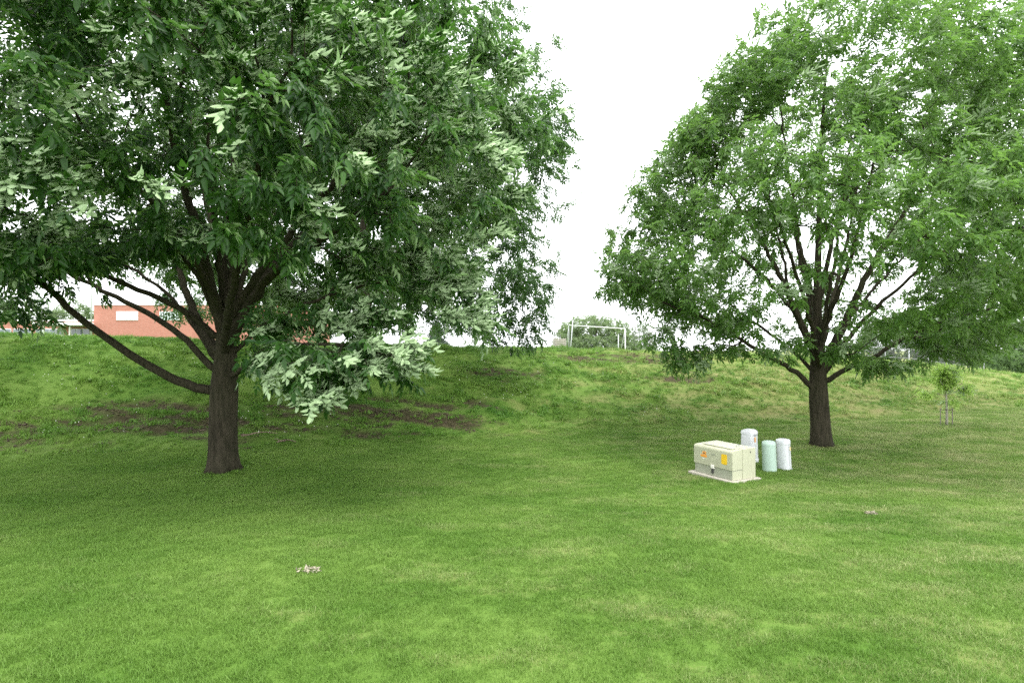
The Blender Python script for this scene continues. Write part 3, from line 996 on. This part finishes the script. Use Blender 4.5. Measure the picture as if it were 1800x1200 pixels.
# far trees
def far_tree(name, label, px, row_top, row_base, D, half_px, n, mat, seed, group=None, squash=1.0, sc=2.4, per=6):
    b = at(px, row_base, D); b[2] = min(b[2], gz(b[0], b[1])) - .1
    zt = at(px, row_top, D)[2]
    R = half_px / FPX * D
    h = zt - b[2]
    prof = [(b[2] + .10 * h, R * .75), (b[2] + .3 * h, R), (b[2] + .6 * h, R), (b[2] + .84 * h, R * .8), (zt, R * .35)]
    round_tree(name, label, b, h, prof, n, per, mat, seed, R * .10, max(.09, R * .05), scale=sc, group=group, nl=5, limbs=False, minr=.012, back=1.0, clump=.36, cl=max(.8, R * .35), fork=.15)

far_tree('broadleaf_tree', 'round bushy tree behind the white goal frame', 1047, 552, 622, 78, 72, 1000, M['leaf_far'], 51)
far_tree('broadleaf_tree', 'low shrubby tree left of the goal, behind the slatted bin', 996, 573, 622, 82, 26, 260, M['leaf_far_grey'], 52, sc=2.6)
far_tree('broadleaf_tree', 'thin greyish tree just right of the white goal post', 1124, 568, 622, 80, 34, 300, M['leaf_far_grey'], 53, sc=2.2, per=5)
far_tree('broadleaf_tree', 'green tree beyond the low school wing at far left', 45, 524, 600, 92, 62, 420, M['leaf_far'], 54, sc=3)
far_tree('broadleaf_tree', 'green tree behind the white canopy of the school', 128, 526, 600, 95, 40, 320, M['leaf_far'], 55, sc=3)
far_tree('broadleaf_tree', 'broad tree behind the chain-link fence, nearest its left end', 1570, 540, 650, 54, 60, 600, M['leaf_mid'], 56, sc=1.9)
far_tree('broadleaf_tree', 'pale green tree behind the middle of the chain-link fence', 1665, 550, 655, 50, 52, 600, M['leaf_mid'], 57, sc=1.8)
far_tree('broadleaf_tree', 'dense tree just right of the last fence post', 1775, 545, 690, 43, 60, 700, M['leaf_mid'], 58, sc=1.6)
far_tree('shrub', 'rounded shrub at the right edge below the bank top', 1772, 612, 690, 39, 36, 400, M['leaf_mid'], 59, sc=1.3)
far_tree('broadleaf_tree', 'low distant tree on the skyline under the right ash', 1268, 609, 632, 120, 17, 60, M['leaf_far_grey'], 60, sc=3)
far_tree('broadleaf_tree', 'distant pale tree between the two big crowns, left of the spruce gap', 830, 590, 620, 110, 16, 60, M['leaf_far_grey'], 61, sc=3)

def spruce(px, row_top, row_base, D, half_px):
    r = np.random.default_rng(71)
    b = at(px, row_base, D); b[2] = gz(b[0], b[1]) - .1
    zt = at(px, row_top, D)[2]; R = half_px / FPX * D; h = zt - b[2]
    tips = []
    for k in range(26):
        f = k / 26
        for j in range(max(4, int(16 * (1 - f)))):
            a = r.uniform(0, 6.283)
            q = R * (1 - f) ** .9 * r.uniform(.55, 1.05)
            tips.append([b[0] + q * math.cos(a), b[1] + q * math.sin(a), b[2] + .6 + f * (h - .7) - .10 * q])
    make_tree('spruce_tree', 'grey-green conical spruce beyond the bank, left of centre', b,
              [([b, b + [0, 0, h * .5], b + [0, 0, h * .97]], .16, .02)], np.array(tips), 7, M['needle'], 71, scale=1.9, back=1.2, minr=.01, droop=.25)
spruce(768, 556, 615, 62, 34)

# ------------------------------------------------------------------ sapling with stakes
def make_sapling():
    r = np.random.default_rng(81)
    b = at(1664, 744, 15.8); b[2] = gz(b[0], b[1]) - .02
    H = 1.75
    tr = [b, b + [.01, 0, .5], b + [-.02, 0, 1.0], b + [-.03, .02, 1.4], b + [-.05, 0, 1.82]]
    paths = [(tr, .036, .010)]
    for dx, z0, z1, dy in ((-.55, .95, 1.02, .1), (.45, .95, 1.15, -.05), (-.35, 1.15, 1.35, -.2), (.3, 1.2, 1.42, .2), (.52, 1.05, 1.22, .1), (-.2, 1.3, 1.6, .1)):
        paths.append(([b + [0, 0, z0 - .12], b + [dx * .5, dy * .5, z0], b + [dx, dy, z1]], .011, .005))
    tips = []
    for _ in range(64):
        q = r.normal(size=3); q /= np.linalg.norm(q)
        tips.append(b + np.array([-.03, 0, 1.45]) + q * np.array([.21, .20, .40]) * r.uniform(.3, 1))
    for _ in range(8): tips.append(b + np.array([.52, 0, 1.12]) + r.normal(0, .09, 3))
    for _ in range(6): tips.append(b + np.array([-.60, .05, .98]) + r.normal(0, .08, 3))
    for _ in range(3): tips.append(b + np.array([.16, 0, .72]) + r.normal(0, .05, 3))
    make_tree('sapling', 'young staked sapling with pale trunk on the lawn at right', b, paths, np.array(tips), 6, M['leaf_young'], 82, bark=M['bark_pale'],
              scale=.80, wind=(.15, 0, .15), flip_p=.2, flare=.2, back=.15, droop=.3, lumps=.03, limbs=False)
    wood = paint('stake_wood', (.20, .18, .15), .8, .2)
    strap = paint('tie_strap', (.10, .09, .08), .7)
    for px, lab in ((1653, 'thin wooden tree stake left of the sapling trunk'), (1674, 'thin wooden tree stake right of the sapling trunk')):
        p = at(px, 744, 15.8); p[2] = gz(p[0], p[1]) - .04
        s = empty('tree_stake', p, lab, 'stake', 'stakes beside the sapling')
        new_obj('stake', bm_mesh('stake', box_bm(-.011, .011, -.011, .011, 0, .54, .003, 1), wood), s)
        q = b - p
        pts = [np.array([0, 0, .50]), np.array([q[0] * .5, q[1] * .5, .485]), np.array([q[0], q[1] - .02, .49])]
        new_obj('tie', tubes_mesh('tie', [(np.array(pts), np.full(3, .008), 5)], strap), s)
make_sapling()

# ------------------------------------------------------------------ utility boxes
M['box_front'] = paint('cabinet_paint', (.45, .455, .33), .45, .06, dirt=.25)
M['box_dark'] = paint('plinth_paint', (.33, .345, .265), .6, .1, dirt=.4)
M['concrete'] = paint('concrete', (.42, .39, .33), .9, .2, dirt=.5, scale=18)
M['yellow'] = paint('yellow_sticker', (.78, .50, .02), .5, .05)
M['orange'] = paint('orange_sticker', (.80, .33, .05), .5, .1)
M['white_sticker'] = paint('white_sticker', (.75, .73, .66), .5, .05)
M['steel'] = paint('galvanised_steel', (.30, .31, .32), .55, .12, metallic=.4)
M['dark_metal'] = paint('dark_metal', (.05, .05, .05), .5)
M['white_plastic'] = paint('white_plastic', (.66, .67, .69), .45, .05, dirt=.12)
M['green_plastic'] = paint('green_plastic', (.42, .55, .47), .45, .06, dirt=.12)

def make_transformer():
    a = at(1219, 827, 9.72)[:2]; c = at(1288, 848, 8.86)[:2]; d = at(1337, 840, 9.17)[:2]
    e = (d - c) / np.linalg.norm(d - c)          # along the right-hand side
    rz = math.atan2(e[1], e[0])
    # local frame: x along right-hand side face (front of it at y=0 facing camera-right), y back-left along the long side
    L, Wd = .98, .70
    org = np.array([c[0], c[1], gz(c[0], c[1])])
    pad = empty('concrete_pad', org, 'pale concrete pad under the olive transformer cabinet', 'pad', rz=rz)
    o = new_obj('slab', bm_mesh('slab', box_bm(0, Wd, 0, L, -.12, .030, .012, 2), M['concrete']), pad)
    t = empty('transformer_cabinet', org + np.array([0, 0, .030]), 'olive green pad-mounted transformer cabinet with yellow stickers', 'transformer', rz=rz)
    x0, x1, y0, y1 = .06, .63, .06, .90          # footprint on the pad
    H = .50; zl = .165
    xs = x0 + .245                                # seam on the right-hand side: front hood / rear tank
    # plinth under the hood, set back
    new_obj('plinth', bm_mesh('plinth', box_bm(x0 + .016, xs - .003, y0 + .012, y1 - .012, 0, zl + .01, .006), M['box_dark']), t)
    # hood: shaped prism with rounded upper front edge
    def prism(profile, ya, yb, bev=.008):
        bm = bmesh.new()
        A = [bm.verts.new((p[0], ya, p[1])) for p in profile]
        B = [bm.verts.new((p[0], yb, p[1])) for p in profile]
        n = len(profile)
        bm.faces.new(A[::-1]); bm.faces.new(B)
        for i in range(n):
            bm.faces.new((A[i], A[(i + 1) % n], B[(i + 1) % n], B[i]))
        bmesh.ops.recalc_face_normals(bm, faces=bm.faces)
        if bev: bmesh.ops.bevel(bm, geom=bm.edges[:], offset=bev, segments=2, affect='EDGES', clamp_overlap=True)
        return bm
    rnd = [(x0 + .045 * (1 - math.cos(q)), H - .055 + .045 * math.sin(q)) for q in np.linspace(0, math.pi / 2, 6)]
    hood = new_obj('hood', bm_mesh('hood', prism([(xs - .002, zl), (x0, zl)] + rnd + [(xs - .002, H + .002)], y0, y1, .004), M['box_front']), t)
    new_obj('tank', bm_mesh('tank', prism([(xs + .002, 0), (xs + .002, H + .003), (x1, H + .008), (x1, 0)], y0 + .001, y1 - .001, .006), M['box_front']), t)
    new_obj('sill', bm_mesh('sill', box_bm(x0 + .010, xs - .004, y0 + .004, y0 + .0115, .004, zl - .012, .002, 1), M['box_front']), t)
    new_obj('lid', bm_mesh('lid', box_bm(x0 + .10, x1 - .06, y0 + .10, y1 - .10, H + .002, H + .0085, .003), M['box_front']), t)
    lk = new_obj('lock', bm_mesh('lock', box_bm(x0 - .012, x0 + .02, .44, .51, zl - .035, zl + .028, .006), M['white_sticker']), t)
    new_obj('shackle', bm_mesh('shackle', box_bm(x0 - .010, x0 + .014, .455, .495, zl - .12, zl - .037, .006), M['dark_metal']), lk)
    new_obj('lifting_eye', tubes_mesh('lifting_eye', [(np.array([[.40 + .035 * math.cos(q), .23 + .0 * q, H + .016 + .03 * math.sin(q)] for q in np.linspace(0, math.pi, 9)]), np.full(9, .006), 6)], M['steel']), t)
    new_obj('bolt', bm_mesh('bolt', box_bm(x1 - .14, x1 - .125, y0 - .006, y0 + .004, H - .07, H - .045, .002, 1), M['dark_metal']), t)
    # stickers on the hood front (faces -x in local axes)
    def plate(nm, ya, yb, za, zb, m, cut=.0):
        pts = []
        for (yy, zz, q0) in ((yb - cut, zb - cut, 0), (ya + cut, zb - cut, 1), (ya + cut, za + cut, 2), (yb - cut, za + cut, 3)):
            for q in np.linspace(q0, q0 + 1, 4):
                pts.append((yy + cut * math.cos(q * math.pi / 2), zz + cut * math.sin(q * math.pi / 2)))
        bm = bmesh.new()
        f = bm.faces.new([bm.verts.new((x0 - .003, p[0], p[1])) for p in pts])
        g = bmesh.ops.extrude_face_region(bm, geom=[f])
        for v in g['geom']:
            if isinstance(v, bmesh.types.BMVert): v.co.x += .0025
        return new_obj(nm, bm_mesh(nm, bm, m), t)
    plate('yellow_sticker', .165, .285, .245, .415, M['yellow'], .022)
    plate('warning_sticker', .60, .74, .295, .335, M['orange'], .012)
    plate('warning_sticker', .615, .70, .34, .395, M['orange'], .02)
    plate('warning_sticker', .635, .68, .350, .380, M['white_sticker'], .008)
    plate('small_label', .64, .70, .262, .280, M['white_sticker'], .004)
    plate('small_label', .42, .50, .36, .385, M['box_dark'], .004)
make_transformer()

def rounded_section(w, d, rad, n=4):
    pts = []
    for cx, cy, q0 in ((w / 2 - rad, d / 2 - rad, 0), (-w / 2 + rad, d / 2 - rad, 1), (-w / 2 + rad, -d / 2 + rad, 2), (w / 2 - rad, -d / 2 + rad, 3)):
        for q in np.linspace(q0, q0 + 1, n):
            pts.append((cx + rad * math.cos(q * math.pi / 2), cy + rad * math.sin(q * math.pi / 2)))
    return pts

def loft(sections, mat, name):
    """sections: [(pts, scale, z)] -> closed mesh"""
    bm = bmesh.new()
    rings = [[bm.verts.new((p[0] * s, p[1] * s, z)) for p in pts] for pts, s, z in sections]
    n = len(rings[0])
    for a, b in zip(rings, rings[1:]):
        for i in range(n):
            bm.faces.new((a[i], a[(i + 1) % n], b[(i + 1) % n], b[i]))
    bm.faces.new(rings[0][::-1]); bm.faces.new(rings[-1])
    me = bm_mesh(name, bm, mat)
    for p in me.polygons: p.use_smooth = len(p.vertices) == 4
    try: me.set_sharp_from_angle(angle=math.radians(38))
    except Exception: pass
    return me

def make_pedestals():
    # square tapered white pedestal behind the cabinet
    b = at(1317, 812, 10.7); b[2] = gz(b[0], b[1]) - .02
    p = empty('utility_pedestal', b, 'tall square white telecom pedestal with orange label, behind the cabinet', 'pedestal', 'utility pedestals by the cabinet', rz=math.radians(38))
    s = rounded_section(.27, .25, .03)
    new_obj('skirt', loft([(s, 1.06, 0), (s, 1.06, .09), (s, 1.02, .105)], M['white_plastic'], 'skirt'), p)
    new_obj('body', loft([(s, 1.0, .08), (s, .90, .60)], M['white_plastic'], 'body'), p)
    new_obj('cap', loft([(s, .95, .585), (s, .95, .625), (s, .88, .648), (s, .60, .672), (s, .2, .682)], M['white_plastic'], 'cap'), p)
    new_obj('label_plate', bm_mesh('label_plate', box_bm(-.022, .022, -.1215, -.1185, .43, .53, .001, 1), M['orange']), p)
    new_obj('latch', bm_mesh('latch', box_bm(-.05, .06, -.126, -.1195, .555, .578, .003, 1), M['steel']), p)
    # green round pedestal
    b = at(1353, 827, 9.9); b[2] = gz(b[0], b[1]) - .02
    p = empty('utility_pedestal', b, 'round pale green utility pedestal between cabinet and white pedestal', 'pedestal', 'utility pedestals by the cabinet')
    p.rotation_euler = (0, math.radians(-2.5), .3)
    s = rounded_section(.24, .24, .118, 7)
    new_obj('body', loft([(s, 1.02, 0), (s, 1.0, .05), (s, .96, .52)], M['green_plastic'], 'body'), p)
    new_obj('cap', loft([(s, .985, .505), (s, .985, .54), (s, .95, .562), (s, .80, .578), (s, .4, .588)], M['green_plastic'], 'cap'), p)
    # white round-cornered pedestal
    b = at(1379, 824, 10.05); b[2] = gz(b[0], b[1]) - .02
    p = empty('utility_pedestal', b, 'slim white utility pedestal, rightmost of the group, leaning slightly', 'pedestal', 'utility pedestals by the cabinet')
    p.rotation_euler = (0, math.radians(-5.0), .55)
    s = rounded_section(.20, .22, .065)
    new_obj('body', loft([(s, 1.0, 0), (s, .97, .53)], M['white_plastic'], 'body'), p)
    new_obj('cap', loft([(s, 1.02, .52), (s, 1.02, .565), (s, .97, .588), (s, .6, .596)], M['white_plastic'], 'cap'), p)
    new_obj('seam', bm_mesh('seam', box_bm(-.004, .004, -.1105, -.103, .02, .51, .001, 1), M['steel']), p)
    new_obj('label_plate', bm_mesh('label_plate', box_bm(.025, .06, -.1115, -.1065, .39, .46, .001, 1), paint('faded_label', (.62, .50, .25), .6)), p)
    new_obj('base_clip', bm_mesh('base_clip', box_bm(.03, .075, -.118, -.108, .035, .06, .003, 1), M['steel']), p)
make_pedestals()

# ------------------------------------------------------------------ school building
def brick_material():
    m, n, l, p = mat_new('red_brick')
    tc = n.new('ShaderNodeTexCoord')
    mp = n.new('ShaderNodeMapping')
    mp.inputs['Rotation'].default_value = (math.radians(90), 0, 0)
    l.new(tc.outputs['Object'], mp.inputs['Vector'])
    b = n.new('ShaderNodeTexBrick')
    b.inputs['Color1'].default_value = (.33, .11, .078, 1)
    b.inputs['Color2'].default_value = (.40, .15, .11, 1)
    b.inputs['Mortar'].default_value = (.38, .24, .19, 1)
    b.inputs['Scale'].default_value = 1.0
    b.inputs['Brick Width'].default_value = .30
    b.inputs['Row Height'].default_value = .10
    b.inputs['Mortar Size'].default_value = .012
    l.new(mp.outputs[0], b.inputs['Vector'])
    l.new(b.outputs['Color'], p.inputs['Base Color'])
    p.inputs['Roughness'].default_value = .9
    return m
M['brick'] = brick_material()
M['white_trim'] = paint('white_trim', (.78, .78, .76), .6, .05)
M['soffit'] = paint('soffit_grey', (.36, .38, .39), .7)
M['louver'] = paint('pale_louver', (.62, .68, .72), .5, .05)
def glass_material():
    m, n, l, p = mat_new('window_glass')
    p.inputs['Base Color'].default_value = (.10, .13, .15, 1)
    p.inputs['Roughness'].default_value = .08
    p.inputs['Specular IOR Level'].default_value = .9
    return m
M['glass'] = glass_material()

def make_school():
    D = 58.0
    X = lambda px, D=D: (px - 900) / FPX * D
    Z = lambda row, D=D: EYE - (row - HOR) / FPX * D
    g = float(gz(X(200), D)) - .3
    root = empty('school_building', (X(165), D, g), 'red brick school with tall gym block and low wing beyond the bank', 'building')
    ox, oy = X(165), D
    def B(nm, px0, px1, r0, r1, y0, y1, m, parent=root, bev=0.0, zb=None):
        z1 = Z(r0) - g; z0 = (Z(r1) - g) if zb is None else zb
        return new_obj(nm, bm_mesh(nm, box_bm(X(px0) - ox, X(px1) - ox, y0, y1, z0, z1, bev), m), parent)
    B('wall', 165, 492, 536, 0, 0, 16, M['brick'], zb=0)
    B('parapet_coping', 164.3, 492.7, 534.8, 536.3, -.06, 16.06, M['white_trim'])
    for a, b_ in ((205, 243), (281, 316)):
        f = B('louver_window', a, b_, 547.3, 562.8, -.06, .05, M['white_trim'])
        for k in range(9):
            r0 = 548.2 + k * 1.58
            B('slat', a + .8, b_ - .8, r0, r0 + 1.2, -.095, -.058, M['louver'], f)
    # low wing to the left
    B('wing_wall', -190, 164.9, 562.5, 0, 2.0, 14, M['brick'], zb=0)
    B('fascia', -191, 164.9, 560.0, 562.6, 1.85, 14.1, M['white_trim'])
    B('clerestory_wall', 120, 164.9, 545, 560.0, 9, 13.5, M['brick'])
    B('canopy', 74, 164.8, 567.2, 572.2, -1.2, 1.99, M['white_trim'], bev=.03)
    B('canopy_soffit', 76, 163, 572.3, 573.2, -.9, 1.98, M['soffit'])
    for px in (86, 131):
        B('canopy_post', px - .6, px + .6, 573.3, 0, -.7, -.5, M['white_trim'], zb=0)
    for a, b_, nn in ((-60, -10, 4), (-6, 26, 3), (35, 84, 4), (96, 133, 3)):
        w = B('window', a, b_, 576.3, 588.0, 1.93, 1.99, M['white_trim'])
        s = (b_ - a) / nn
        for k in range(nn):
            B('pane', a + k * s + .7, a + (k + 1) * s - .7, 577.3, 587, 1.90, 1.935, M['glass'], w)
    d = B('door', 141, 158, 576.0, 0, 1.93, 1.99, M['white_trim'], zb=0.05)
    B('door_pane', 143, 149, 577.5, 588, 1.90, 1.935, M['glass'], d)
    B('door_pane', 150.5, 156.5, 577.5, 588, 1.90, 1.935, M['glass'], d)
make_school()

# ------------------------------------------------------------------ things on the field beyond the bank
M['white_metal'] = paint('white_metal', (.62, .63, .63), .45, .03)
M['grey_metal'] = paint('grey_metal', (.40, .42, .42), .5, .1, metallic=.4)
M['old_wood'] = paint('old_wood', (.34, .31, .28), .85, .25)
M['brown_wood'] = paint('brown_wood', (.20, .085, .05), .8, .2)

def bar(nm, a, b, r, m, parent, sides=8):
    return new_obj(nm, tubes_mesh(nm, [(np.array([a, (np.array(a) + np.array(b)) / 2, b]), np.full(3, r), sides)], m), parent)

def make_goal():
    D = 52.0
    lt, rt_ = at(1000, 571.5, D), at(1099, 577.5, D * .97)
    zl, zr = float(gz(lt[0], lt[1])), float(gz(rt_[0], rt_[1]))
    base = np.array([lt[0], lt[1], zl])
    g = empty('goal_frame', base, 'white football goal frame on the field beyond the bank', 'goal')
    bar('post', (0, 0, 0), lt - base, .022, M['grey_metal'], g)
    bar('post', np.array([rt_[0], rt_[1], zr]) - base, rt_ - base + [0, 0, -.04], .055, M['white_metal'], g)
    bar('crossbar', lt - base, rt_ - base, .04, M['white_metal'], g)
    for e, zb in ((lt, zl), (rt_, zr)):
        bar('rear_stay', e - base + [0, .05, 0], np.array([e[0] - .25, e[1] + 1.8, zb]) - base, .03, M['grey_metal'], g)
    for px, top, bot, lab in ((1007, 562, 622, 'tall thin grey pole by the left end of the goal crossbar'), (1087, 588, 622, 'short thin grey pole left of the white goal post')):
        a = at(px, top, 55); z = float(gz(a[0], a[1]))
        b = np.array([a[0] - (.35 if px < 1050 else 0), a[1], z])
        p = empty('field_pole', b, lab, 'pole')
        bar('shaft', (0, 0, 0), a - b, .05, M['grey_metal'], p, 8)
        bar('pole_cap', a - b, a - b + np.array([0, 0, .06]), .06, M['grey_metal'], p, 8)
make_goal()

def make_slatted_bin():
    D = 47.0
    c = at(983.5, 618, D); z = float(gz(c[0], c[1]))
    top = at(983.5, 594.5, D)[2]
    h = top - z
    b = empty('slatted_bin', (c[0], c[1], z), 'weathered wooden slatted bin left of the goal', 'bin', rz=.12)
    w = .43
    for sx in (-1, 1):
        for sy in (-1, 1):
            new_obj('post', bm_mesh('post', box_bm(sx * w - .03, sx * w + .03, sy * w - .03, sy * w + .03, 0, h, .005, 1), M['old_wood']), b)
    k = 0; zz = h - .10
    front = bm_mesh('slat', box_bm(-w, w, -.012, .012, -.05, .05, .004, 1), M['old_wood'])
    while zz > .1:
        for sy in (-1, 1): new_obj('slat', front, b, (0, sy * (w + .044), zz))
        for sx in (-1, 1):
            o = new_obj('slat', front, b, (sx * (w + .044), 0, zz)); o.rotation_euler = (0, 0, math.pi / 2)
        zz -= .155
make_slatted_bin()

def make_picnic_table():
    D = 34.0
    c = at(1238, 617, D); z = float(gz(c[0], c[1]))
    zt = at(1238, 616.0, D)[2] - z
    t = empty('picnic_table', (c[0], c[1], z), 'brown wooden picnic table on the bank top under the right ash', 'table', rz=.25)
    for k in range(4):
        new_obj('top_plank', bm_mesh('top_plank', box_bm(-.5, .5, -.34 + k * .175, -.34 + k * .175 + .16, zt - .05, zt, .006, 1), M['brown_wood']), t)
    for sy in (-1, 1):
        new_obj('bench_plank', bm_mesh('bench_plank', box_bm(-.5, .5, sy * .62 - .13, sy * .62 + .13, zt - .33, zt - .285, .006, 1), M['old_wood']), t)
    for sx in (-.36, .36):
        for sy in (-1, 1):
            bar('leg', (sx, sy * .55, 0), (sx, sy * .18, zt - .05), .04, M['brown_wood'], t, 6)
        new_obj('cross_beam', bm_mesh('cross_beam', box_bm(sx - .03, sx + .03, -.72, .72, zt - .40, zt - .335, .005, 1), M['brown_wood']), t)
make_picnic_table()

def make_fence():
    D = 37.0
    cols = [1380, 1426, 1472, 1512, 1556, 1598, 1632, 1666, 1698, 1729]
    tops = [600, 603, 606, 608.5, 611, 613.5, 618, 623, 627.5, 632.5]
    root_p = at(cols[0], tops[0], D)
    z0 = float(gz(root_p[0], D)) - .4
    base = np.array([root_p[0], D, z0])
    f = empty('chain_link_fence', base, 'grey chain-link fence with steel posts on the bank top at right', 'fence')
    P = [at(c, t, D) for c, t in zip(cols, tops)]
    G = [min(float(gz(p[0], p[1])), p[2] - 1.1) - .1 for p in P]
    for i, (p, g) in enumerate(zip(P, G)):
        q = np.array([p[0], p[1], g])
        bar('post', q - base, p - base + [0, 0, .03], .045 if i in (5, 9) else .028, M['steel'], f)
    for i in range(len(P) - 1):
        a, b = P[i] - base, P[i + 1] - base
        bar('top_rail', a, b, .022, M['steel'], f, 6)
        bar('bottom_rail', a + [0, 0, -.62], b + [0, 0, -.62], .018, M['steel'], f, 6)
        # diamond mesh of wires
        L = np.linalg.norm((b - a)[:2]); H = 1.05; st = .085
        W = []
        n = int((L + H) / st)
        for s in (-1, 1):
            for k in range(n):
                u0 = k * st - (H if s > 0 else 0)
                seg = []
                for v in (0.0, H):
                    u = u0 + v if s > 0 else u0 - v
                    seg.append((u, v))
                (ua, va), (ub, vb) = seg
                if max(ua, ub) <= 0 or min(ua, ub) >= L: continue
                def clip(u): 
                    t = (u - ua) / (ub - ua)
                    return (u, va + t * (vb - va))
                lo, hi = max(0, min(ua, ub)), min(L, max(ua, ub))
                q0, q1 = clip(lo), clip(hi)
                m3 = lambda q: a + (b - a) * (q[0] / L) + np.array([0, .012 * s, -q[1]])
                W.append((np.array([m3(q0), m3(q1)]), np.full(2, .003), 3))
        new_obj('wire_mesh', tubes_mesh('wire_mesh', W, M['steel'], False), f)
make_fence()

def make_poles():
    for px, D, top, r, lab in ((160.3, 50, 380, .06, 'tall slim grey flagpole in front of the school'), (728, 60, 540, .045, 'thin grey pole on the field left of the spruce')):
        a = at(px, top, D); z = float(gz(a[0], a[1])) - .1
        b = np.array([a[0], a[1], z])
        p = empty('field_pole', b, lab, 'pole')
        new_obj('shaft', tubes_mesh('shaft', [(np.array([[0, 0, 0], [0, 0, (a[2] - z) * .5], [0, 0, a[2] - z]]), np.array([r * 1.2, r, r * .7]), 8)], M['grey_metal']), p)
        bar('pole_cap', (0, 0, a[2] - z), (0, 0, a[2] - z + .1), r * 1.3, M['grey_metal'], p, 8)
make_poles()

# ------------------------------------------------------------------ litter on the grass
M['dry_leaf'] = paint('dry_leaf', (.30, .27, .20), .8, .3, scale=30)
M['dead_wood'] = paint('dead_wood', (.22, .16, .12), .9, .3, scale=20)
def litter(px, py, D, wx, n, label, seed):
    r = np.random.default_rng(seed)
    c = at(px, py, D); c[2] = gz(c[0], c[1])
    V, F = [], []
    for i in range(n):
        a = r.uniform(0, 6.283); q = math.sqrt(r.uniform())
        p = np.array([q * math.cos(a) * wx, q * math.sin(a) * wx * .55, max(.022, .030 + .012 * (1 - q) + r.uniform(-.01, .008))])
        d = r.normal(size=3); d[2] *= .3; d /= np.linalg.norm(d)
        s = np.cross(d, r.normal(size=3)); s /= np.linalg.norm(s)
        u = np.cross(d, s)
        ln, w = r.uniform(.014, .034), r.uniform(.004, .011)
        o = len(V)
        V += [p - d * ln, p + s * w + u * .006, p + d * ln, p - s * w + u * .006, p - u * .003]
        F += [(o, o + 1, o + 4), (o + 1, o + 2, o + 4), (o + 2, o + 3, o + 4), (o + 3, o, o + 4)]
    o = new_obj('dry_leaf_pile', np_mesh('dry_leaf_pile', np.array(V), np.array(F), M['dry_leaf']), None, c)
    tag(o, label, 'leaf litter', 'small piles of dry leaves on the lawn')
litter(543, 1014, 4.55, .105, 42, 'small pile of pale dry leaves on the near lawn, left of centre', 91)
litter(1531, 911, 6.75, .08, 40, 'small scrap of pale dry leaves on the right lawn', 92)

def fallen(px, py, D, ln, ang, label, seed):
    r = np.random.default_rng(seed)
    c = at(px, py, D); c[2] = gz(c[0], c[1])
    tubes = []
    pts = np.array([[math.cos(ang) * ln * (u - .5), math.sin(ang) * ln * (u - .5), .03 + .05 * math.sin(u * 3)] for u in np.linspace(0, 1, 6)]) + r.normal(0, .012, (6, 3))
    tubes.append((pts, np.linspace(.022, .008, 6), 6))
    for k in (1, 2, 3):
        d = r.normal(size=3) * [1, 1, .3]; d /= np.linalg.norm(d)
        tubes.append((np.array([pts[k], pts[k] + d * ln * .18 + [0, 0, .03], pts[k] + d * ln * .32]), np.array([.010, .007, .004]), 4))
    o = new_obj('fallen_branch', tubes_mesh('fallen_branch', tubes, M['dead_wood']), None, c)
    tag(o, label, 'branch', 'dead branches at the foot of the bank')
fallen(455, 768, 12.6, .75, .5, 'dead branch with twigs on bare earth right of the left trunk', 93)
fallen(503, 774, 12.4, .45, .1, 'short dead stick further from the left trunk, on bare earth', 94)

def make_clover():
    m, n, l, p = mat_new('clover_flower')
    p.inputs['Base Color'].default_value = (.72, .72, .66, 1)
    p.inputs['Roughness'].default_value = .8
    bm = bmesh.new()
    bmesh.ops.create_icosphere(bm, subdivisions=1, radius=.011)
    for v in bm.verts: v.co.z += .09
    src = bpy.data.objects.new('clover_head', bm_mesh('clover_head', bm, m))
    x = rng.uniform(-20, 8, 1500); y = rng.uniform(11, 22, 1500)
    t = berm_t(x, y)
    k = (t > .1) & (t < 1.0) & (vnoise(x * .6, y * .6, 0, 31) > np.interp(x, [-10, 5], [.42, .75])) & in_view(x, y, 1)
    x, y = x[k][:200], y[k][:200]
    P = np.stack([x, y, gz(x, y)], -1)
    scatter('clover_flowers', P, np.zeros_like(P), rng.uniform(.7, 1.3, len(P)), [src], 'tiny white clover flowers dotted over the bank', 'flowers')
make_clover()

def make_clods():
    """crumbs of earth and leaf litter on the bare patches"""
    r = np.random.default_rng(97)
    src = []
    for i, (c, fl) in enumerate((((.060, .045, .030), .7), ((.11, .08, .055), .35), ((.20, .15, .09), .12))):
        bm = bmesh.new()
        bmesh.ops.create_icosphere(bm, subdivisions=1, radius=.03)
        for v in bm.verts:
            v.co = Vector((v.co.x * r.uniform(.6, 1.3), v.co.y * r.uniform(.6, 1.3), v.co.z * fl * r.uniform(.6, 1.2) + .008))
        src.append(bpy.data.objects.new('earth_crumb', bm_mesh('earth_crumb', bm, paint('earth_crumb_%d' % i, c, .95, .25, scale=20))))
    x, y = r.uniform(-20, 12, 60000), r.uniform(9, 24, 60000)
    k = (soil(x, y) > .35) & in_view(x, y, 1)
    x, y = x[k][:6000], y[k][:6000]
    P = np.stack([x, y, gz(x, y)], -1)
    scatter('earth_crumbs', P, r.uniform(0, 6.28, (len(P), 3)) * [0, 0, 1], r.uniform(.3, 1.2, len(P)) ** 1.5, src, 'crumbs of dark earth and leaf litter on the bare bank', 'soil')
make_clods()
print('objects', len(bpy.data.objects), 'left leaves', nL, 'tris', sum(len(o.data.polygons) for o in COL.objects if o.type=='MESH' and o.data.users<2))
